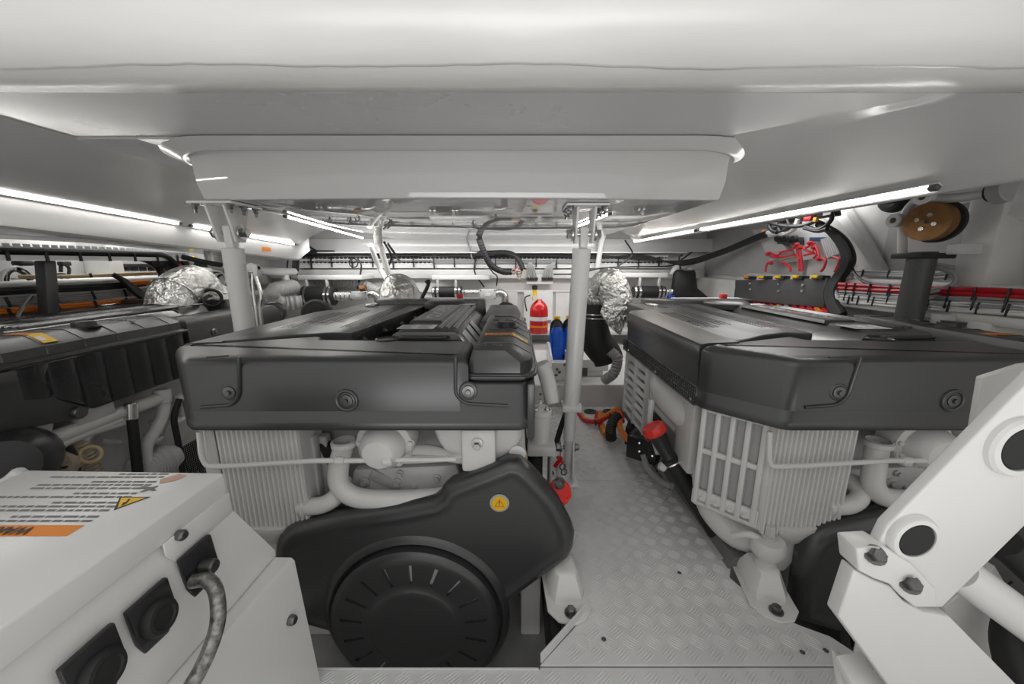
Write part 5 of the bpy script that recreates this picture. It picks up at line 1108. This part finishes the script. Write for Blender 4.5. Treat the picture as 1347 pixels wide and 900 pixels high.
tk = thing('cable_harness', 'thick black cable trunk curving down past the fuse board', 'cable', PX(1090, 370, 2.2))
for k in range(5):
    o = k - 2
    MB().tube([PX(1078 + o, 296 + o, 2.06), PX(1094 + o * 2, 304 + o, 2.08), PX(1110 + o * 2, 322, 2.10), PX(1116 + o * 2, 343, 2.11), PX(1106 + o * 2, 362, 2.14), PX(1094 + o * 2.2, 380, 2.12), PX(1095 + o * 2.4, 398, 2.10), PX(1104 + o * 2.5, 414, 2.08)], .024, 9, 6).build('cable', CABLEK, tk)
def bundle(name, label, us, v_at, x, rows, r, m, ties=()):
    t = thing(name, label, 'cable', PX(us[0], v_at(us[0]), x))
    for k, (dz, dx) in enumerate(rows):
        pts = [PX(u, v_at(u), x) + Vector((dx + .003 * math.sin(u * .05 + k), 0, dz + .003 * math.sin(u * .03 + 2 * k))) for u in us]
        MB().tube(pts, r, 7, 5).build('cable', m, t)
    zs = [q[0] for q in rows]; xs = [q[1] for q in rows]
    for u in ties:
        c = PX(u, v_at(u), x); MB().box(c + Vector((min(xs) - r, 0, (min(zs) + max(zs)) / 2)), (.006, .009, max(zs) - min(zs) + 2.4 * r), .002, rotx(4)).build('cable_tie', CABLEK, t)
    return t
bundle('cable_bundle', 'bright red cable run strapped along the right hull side', [1104, 1140, 1180, 1240, 1300, 1380], lambda u: 377 + (u - 1104) * .048, 2.10, [(.012, 0), (-.008, .0), (-.024, .01)], .013, CABLER, (1115, 1126, 1146, 1172, 1224, 1251, 1285, 1330))
bundle('cable_bundle', 'grey cable run strapped just below the red cables', [1104, 1140, 1180, 1240, 1300, 1380], lambda u: 386 + (u - 1104) * .055, 2.09, [(.010, 0), (-.002, 0), (-.014, 0), (-.026, 0), (-.036, .01)], .007, CABLEG, (1113, 1124, 1145, 1170, 1219, 1247, 1283, 1325))
bundle('cable_bundle', 'pale cable run lowest along the right hull side', [1106, 1140, 1180, 1240, 1300, 1380], lambda u: 393 + (u - 1104) * .062, 2.09, [(.014, 0), (.003, 0), (-.010, 0), (-.022, 0)], .008, CABLEW, (1118, 1130, 1150, 1222, 1250, 1288, 1328))
bundle('cable_bundle', 'short grey cable run on the upper shelf behind the black cylinder', [1116, 1140, 1180, 1230, 1262, 1276, 1282], lambda u: 360 + (u - 1116) * .03 - max(0, u - 1250) * .55, 2.22, [(.018, 0), (.006, 0), (-.008, 0)], .009, CABLEG, (1118, 1136, 1170, 1215, 1247))
wb_ = thing('cable_bend', 'white cables bending back beside the black trunk', 'cable', PX(1105, 380, 2.15))
for k in range(7): MB().tube([PX(1122, 360 + k, 2.16), PX(1108 - k * .6, 366 + k * .5, 2.14), PX(1100 - k * .8, 378 + k * .4, 2.12), PX(1102 - k * .5, 388 + k * .5, 2.10), PX(1115, 394 + k * .8, 2.09)], .008, 6).build('cable', CABLEW if k % 2 else CABLEG, wb_)
tag(MB().tube([PX(1118, 345, 2.15), PX(1126, 362, 2.12), PX(1140, 372, 2.1), PX(1160, 375, 2.1), PX(1185, 376, 2.1)], .008, 6).build('thin_cable', CABLEK), 'thin black cable drooping from the trunk to the black cylinder', 'cable')
# black hydraulic cylinder
hc_ = thing('black_cylinder', 'upright black cylinder with clamp collars on the right hull side', 'cylinder', (2.0, 1.93, .80))
ca_ = PX(1194, 424, 2.0); cb_ = PX(1190, 332, 2.0); cb_.y = ca_.y + .0
MB().cyl(ca_, (ca_.x, ca_.y, cb_.z), .054, 28, bev=.004).build('cylinder', DGREY, hc_)
for z, s in ((cb_.z - .02, 1), (ca_.z + .0, 1)):
    MB().box((ca_.x, ca_.y, z), (.17, .15, .026), .006).build('clamp_collar', RUBBER, hc_)
    MB().bx((ca_.x + .03, ca_.y - .12, z + .005), (ca_.x + .26, ca_.y - .07, z + .055), .004).build('clamp_bracket', LGREY, hc_)
MB().tube([(ca_.x + .06, ca_.y + .05, cb_.z - .06), (ca_.x + .12, ca_.y - .04, cb_.z - .10), (ca_.x + .12, ca_.y - .05, cb_.z - .16), (ca_.x + .06, ca_.y, cb_.z - .20)], .012, 8).build('cable', CABLEG, hc_)
MB().tube([(ca_.x + .06, ca_.y + .05, cb_.z - .05), (ca_.x + .16, ca_.y - .04, cb_.z - .09), (ca_.x + .16, ca_.y - .05, cb_.z - .18), (ca_.x + .06, ca_.y, cb_.z - .23)], .010, 8).build('cable', CABLEG, hc_)
# bronze sheave with its rope and rollers
sv = thing('bronze_sheave', 'bronze pulley wheel with four bolts on the right hull side', 'pulley', PX(1222, 291, 1.98))
sc = PX(1221, 292, 1.98); ax = Vector((-.93, -.36, -.04)).normalized(); SR = .088
MB().lathe(sc, ax, [(0, .012), (SR * .12, .012), (SR * .12, .016), (SR * .98, .016), (SR, .010), (SR, -.004), (SR * .93, -.016), (SR * .93, -.03), (SR, -.042), (SR, -.056), (SR * .97, -.060), (0, -.060)], 48).build('wheel', BRONZE, sv)
a_, b_, d_ = frame(ax)
for k in range(4):
    t = math.radians(20 + 90 * k); MB().lathe(sc + ax * .016 + (a_ * math.cos(t) + b_ * math.sin(t)) * SR * .38, ax, [(0, .012), (.010, .012), (.012, .004), (.012, 0), (0, 0)], 10).build('wheel_bolt', STEEL, sv)
MB().lathe(sc + ax * .016, ax, [(.010, 0), (.010, .003), (.006, .0035), (.005, .0)], 12).build('hub_pin', DSTEEL, sv)
MB().lathe(sc - ax * .07, ax, [(0, -.03), (SR * 1.12, -.03), (SR * 1.12, 0), (0, 0)], 36).build('backing_disc', RUBBER, sv)
for (u, v, r) in ((1214, 259, .037), (1176, 290, .034)):
    c = PX(u, v, 1.96); ro = thing('guide_roller', 'white guide roller %s the bronze pulley' % ('above' if v < 270 else 'left of'), 'roller', c, 'white guide rollers by the bronze pulley')
    MB().lathe(c, ax, [(0, -.04), (r, -.04), (r, .008), (r * .9, .012), (r * .42, .012), (r * .40, .004)], 28).build('roller', WHITE, ro)
    MB().lathe(c, ax, [(0, .006), (r * .30, .006), (r * .36, .003), (r * .36, -.01), (0, -.01)], 18).build('roller_pin', DSTEEL, ro)
rope = tag(MB().tube([PX(1187, 340, 2.01), PX(1187, 310, 2.01), PX(1190, 285, 2.015), PX(1202, 267, 2.02), PX(1225, 262, 2.02), PX(1260, 260, 2.02), PX(1300, 254, 2.0), PX(1312, 252, 1.99)], .020, 12, 6).build('rope', CABLEW), 'thick white rope passing over the bronze pulley', 'rope')
tb_ = thing('rope_tensioner', 'grey drum with black collar at the end of the rope', 'drum', PX(1318, 247, 1.98))
MB().cyl(PX(1303, 254, 1.98), PX(1311, 252, 1.98), .038, 16).build('collar', RUBBER, tb_)
MB().cyl(PX(1310, 251, 1.98), PX(1334, 246, 1.98), .055, 20, bev=.006).build('drum', GREYP, tb_)
tag(MB().tube([PX(1165, 262, 2.28), PX(1176, 260, 2.26), PX(1186, 264, 2.28), PX(1178, 272, 2.28), PX(1166, 270, 2.28), PX(1164, 264, 2.28)], .035, 10).build('black_strap', RUBBER), 'dark strap coil behind the white guide rollers', 'strap')
tag(MB().loft([[PX(u, v, x) for u, v, x in row] for row in (((1345, 225, 1.72), (1400, 215, 1.72), (1400, 215, 1.8), (1345, 225, 1.8)), ((1336, 255, 1.72), (1400, 255, 1.72), (1400, 255, 1.80), (1336, 255, 1.8)), ((1325, 283, 1.72), (1400, 297, 1.72), (1400, 297, 1.80), (1325, 283, 1.8)), ((1345, 292, 1.74), (1400, 305, 1.74), (1400, 305, 1.78), (1345, 292, 1.78)))]).build('white_cloth', LAM, ang=60), 'white padded cloth hanging at the right photo edge', 'cloth')
sbx = thing('control_box', 'grey control box with two printed labels under the cable shelf', 'control box', PX(1250, 440, 2.15))
MB().prism([PX(1222, 411, 2.16), PX(1278, 415, 2.16), PX(1276, 452, 2.16), PX(1222, 446, 2.16)], (.10, 0, 0), .005).build('box', LGREY, sbx)
def fl_(u0, v0, u1, v1, name, m, o=.001): return MB().prism([PX(u0, v0, 2.16 - o), PX(u1, v0 + .6, 2.16 - o), PX(u1, v1 + .6, 2.16 - o), PX(u0, v1, 2.16 - o)], (.0008, 0, 0)).build(name, m, sbx)
fl_(1226, 422, 1246, 431, 'label', PAPER); fl_(1250.5, 422.5, 1266, 430, 'black_label', INK)
text('label_letters', 'Side', .034, PX(1227, 428.5, 2.158), (0, -1, 0), (0, 0, 1), INK, sbx); text('label_letters', 'PP', .034, PX(1237.5, 429, 2.158), (0, -1, 0), (0, 0, 1), INKG, sbx)
text('label_letters', 'Side', .030, PX(1251.5, 428, 2.158), (0, -1, 0), (0, 0, 1), PAPER, sbx)
# ------------------------------------------------------------------ port hull side: post, tray, cable runs
pp = thing('black_post', 'square black post behind the left engine', 'post', (-2.66, 2.07, .72))
q0 = PX(60, 415, -2.66)
q1 = PX(59, 343, -2.66)
MB().prism([q0 + Vector(d_) for d_ in ((-.03, -.028, -.12), (.03, -.028, -.12), (.03, .03, -.12), (-.03, .03, -.12))], q1 - q0 + Vector((0, 0, .12)), .006).build('post', DGREY, pp)
MB().bx((-2.71, q0.y - .05, 1.165), (-2.61, q0.y + .055, 1.18), .003).build('top_flange', RUBBER, pp)
MB().bx((-2.71, q0.y - .05, .69), (-2.61, q0.y + .055, .705), .003).build('foot_flange', RUBBER, pp)
ptray = thing('cable_tray', 'white slotted cable tray with black cables under the left girder', 'cable tray', (-2.62, 2.0, 1.18))
tm = MB(); tm.bx((-2.74, 1.45, 1.165), (-2.56, 3.0, 1.172)); tm.bx((-2.565, 1.45, 1.165), (-2.555, 3.0, 1.19))
tm.build('tray', WHITE, ptray)
sm = MB()
for k in range(40): sm.bx((-2.54, 1.5 + .04 * k, 1.232), (-2.535, 1.527 + .04 * k, 1.247))
sm.bx((-2.54, 1.45, 1.225), (-2.535, 3.0, 1.233)); sm.build('slotted_rail', WHITE, ptray)
for k in range(6): MB().tube([(-2.72 + .03 * k, 1.4, 1.195 + .012 * (k % 3)), (-2.72 + .03 * k, 2.2, 1.19 + .012 * (k % 3)), (-2.72 + .03 * k, 2.62, 1.195 + .01 * (k % 3)), (-2.70 + .03 * k, 2.80, 1.16 + .006 * k), (-2.70 + .03 * k, 2.88, 1.06), (-2.70 + .03 * k, 2.80, .95), (-2.72 + .03 * k, 2.68, .86), (-2.72 + .03 * k, 2.58, .80)], .018, 8, 6).build('cable', CABLEK, ptray)
for k in range(9): MB().box((-2.553, 1.6 + .16 * k, 1.185), (.012, .014, .05), .003).build('cable_tie', CABLEK, ptray)
def pbundle(label, vz, rows, m, ys=(1.4, 2.0, 2.5, 2.85), bend=True, r=.010, x=-2.76, ties=()):
    t = thing('cable_bundle', label, 'cable', (x, 2.0, vz))
    for dz, dx in rows:
        pts = [(x + dx, y, vz + dz + .004 * math.sin(7 * y + 40 * dz)) for y in ys]
        if bend: pts += [(x + dx, ys[-1] + .12, vz + dz + bend * .35), (x + dx, ys[-1] + .13, vz + dz + bend * .7), (x + dx - .01, ys[-1], vz + dz + bend), (x + dx - .01, ys[-1] - .2, vz + dz + bend)]
        MB().tube(pts, r, 7, 5).build('cable', m, t)
    zz = [q[0] for q in rows]
    for y in ties: MB().box((x + max(q[1] for q in rows) + r, y, vz + (min(zz) + max(zz)) / 2), (.008, .014, max(zz) - min(zz) + 2.8 * r), .002, rotx(10)).build('cable_tie', CABLEK, t)
    return t
pbundle('orange cable run bending back on the left hull side', .885, [(0, .02), (.014, .02)], CABLEO, bend=.115, r=.009, ties=(2.0, 2.22, 2.42, 2.62))
pbundle('grey cable run above the orange cables on the left hull side', .925, [(.0, 0), (.012, 0), (.024, 0), (.036, 0)], CABLEG, bend=.06, r=.007, ties=(2.02, 2.24, 2.44, 2.64))
pbundle('tan cable run on the upper shelf of the left hull side', 1.066, [(0, 0), (.010, 0)], CABLET, bend=0, r=.007, ys=(2.1, 2.4, 2.7, 2.95), ties=(2.45,))
pbundle('black cable run between shelves on the left hull side', .985, [(0, 0), (.014, .005), (.026, 0)], CABLEK, bend=0, r=.010, ys=(1.4, 2.0, 2.5, 2.8), ties=(1.9, 2.2))
bl = thing('cable_loop', 'black cables crossing down behind the left engine, in front of the orange bend', 'cable', (-2.7, 2.9, .9))
for k in range(5): MB().tube([PX(148 + 2 * k, 361 + k, -2.74), PX(160 + 2 * k, 368 + k, -2.72), PX(176 + 2 * k, 384, -2.70), PX(190 + k, 396, -2.68), PX(178 - k, 408, -2.66)], .017, 8).build('cable', CABLEK, bl)
lo2 = thing('cable_coil', 'coil of black and white cables left of the square black post', 'cable', PX(20, 362, -2.85))
for k in range(4): MB().tube([PX(2 + 2 * k, 374, -2.85), PX(4 + 2 * k, 360, -2.85), PX(20, 352 + k, -2.85), PX(36 - k, 358 + k, -2.85), PX(42, 372, -2.85)], .012, 7).build('cable', CABLEK if k % 2 else CABLEW, lo2)
MB().bx(PX(14, 350, -2.9), Vector(PX(46, 343, -2.84)), .01).build('black_bar', RUBBER, lo2)
tag(MB().tube([PX(22, 418, -2.62), PX(30, 405, -2.66), PX(42, 390, -2.7)], .009, 7).build('thin_pipe', STEEL), 'thin grey pipe leaning behind the left engine', 'pipe')
hk = thing('switch_bar', 'black bar with hanging sensor right of the square black post', 'sensor', PX(85, 350, -2.9))
MB().bx(PX(75, 350, -2.92), Vector(PX(94, 344, -2.88)), .006).build('bar', RUBBER, hk)
MB().tube([PX(80, 348, -2.9), PX(80, 358, -2.9)], .010, 7, 1).build('stem', RUBBER, hk); MB().lathe(PX(80, 363, -2.9), (0, 0, 1), [(0, -.02), (.025, -.01), (.025, .015), (0, .02)], 12).build('bulb', RUBBER, hk)
MB().tube([PX(86, 348, -2.9), PX(91, 355, -2.9), PX(88, 372, -2.9)], .009, 7).build('lead', CABLEK, hk)
fr3 = thing('black_rail', 'black notched rail beyond the frame on the left hull side', 'rail', PX(170, 350, -2.9))
MB().bx(PX(148, 352, -2.9), Vector(PX(205, 347, -2.85)), .006).build('rail', RUBBER, fr3)
for k in range(5): MB().box(PX(155 + 11 * k, 354, -2.88), (.03, .04, .03), .006).build('connector', RUBBER, fr3)
MB().tube([PX(180, 358, -2.9), PX(184, 366, -2.9), PX(196, 368, -2.9), PX(205, 366, -2.9)], .018, 8).build('white_hose', CABLEW, fr3)
wz = thing('wiring_cluster', 'dark wiring cluster with yellow and red plugs above the left foil elbow', 'wiring', PX(225, 350, -2.6))
for k, (u, v, m, s) in enumerate(((212, 345, RUBBER, .06), (220, 352, RUBBER, .05), (228, 343, RUBBER, .06), (217, 360, YEL, .035), (255, 341, YEL, .03), (235, 350, REDCAP, .03), (240, 345, RUBBER, .05), (250, 345, LGREY, .03), (222, 340, DSTEEL, .04))):
    MB().box(PX(u, v, -2.6), (s, s * 1.4, s), s * .2, rotx(20 * k)).build('plug', m, wz)
for q in ([(205, 340), (215, 350), (213, 365)], [(225, 340), (240, 352), (238, 364)], [(240, 340), (260, 348), (290, 352), (330, 356)], [(262, 345), (264, 356), (260, 362)]):
    MB().tube([PX(u, v, -2.6) for u, v in q], .014, 7).build('wire', CABLEK, wz)
tag(MB().tube([PX(240, 338, -2.35), PX(270, 345, -2.30), PX(300, 350, -2.2), PX(330, 353, -2.1)], .018, 8).build('black_hose', RUBBER), 'black hose running behind the top of the left support post', 'hose')
cl = thing('cable_coil', 'loose coil of black and white cables right of the left foil elbow', 'cable', PX(290, 370, -2.3))
for k in range(4): MB().torus(PX(286 + 4 * k, 366 + k, -2.4), (1, -.5, .3 + .2 * k), .06, .008, 24, 6).build('coil', CABLEK if k % 2 else CABLEW, cl)
MB().tube([PX(304, 362, -2.2), PX(298, 378, -2.2), PX(288, 395, -2.2)], .012, 7).build('lead', CABLEK, cl)
rk = thing('cable_bundle', 'dark cable runs with black ties beyond the left support post', 'cable', PX(350, 382, -2.95))
for k in range(3): MB().tube([PX(318, 376 + 4 * k, -2.95), PX(340, 375 + 4 * k, -2.95), PX(366, 374 + 4 * k, -2.95)], .016, 7).build('cable', (CABLEG, CABLET, CABLEK)[k], rk)
bv = thing('black_cables', 'pair of black cables turning down at the left end of the back tray', 'cable', P(385, 345, 4.4))
for k in range(3): MB().tube([P(440, 331 + k, 4.5), P(400, 331 + k, 4.45), P(388 + 2 * k, 336, 4.42), P(386 + 3 * k, 350, 4.4), P(382 + 4 * k, 362, 4.38)], .014, 8).build('cable', CABLEK, bv)
gbx = thing('switch_box', 'small dark box on the left girder end', 'box', P(370, 333, 3.9)); MB().bx(P(358, 338, 3.9), Vector(P(379, 326, 4.0)), .006).build('box', GREYP, gbx)
for k in range(2): MB().box(P(364 + 9 * k, 333, 3.89), (.03, .02, .04), .004).build('switch', DGREY, gbx)
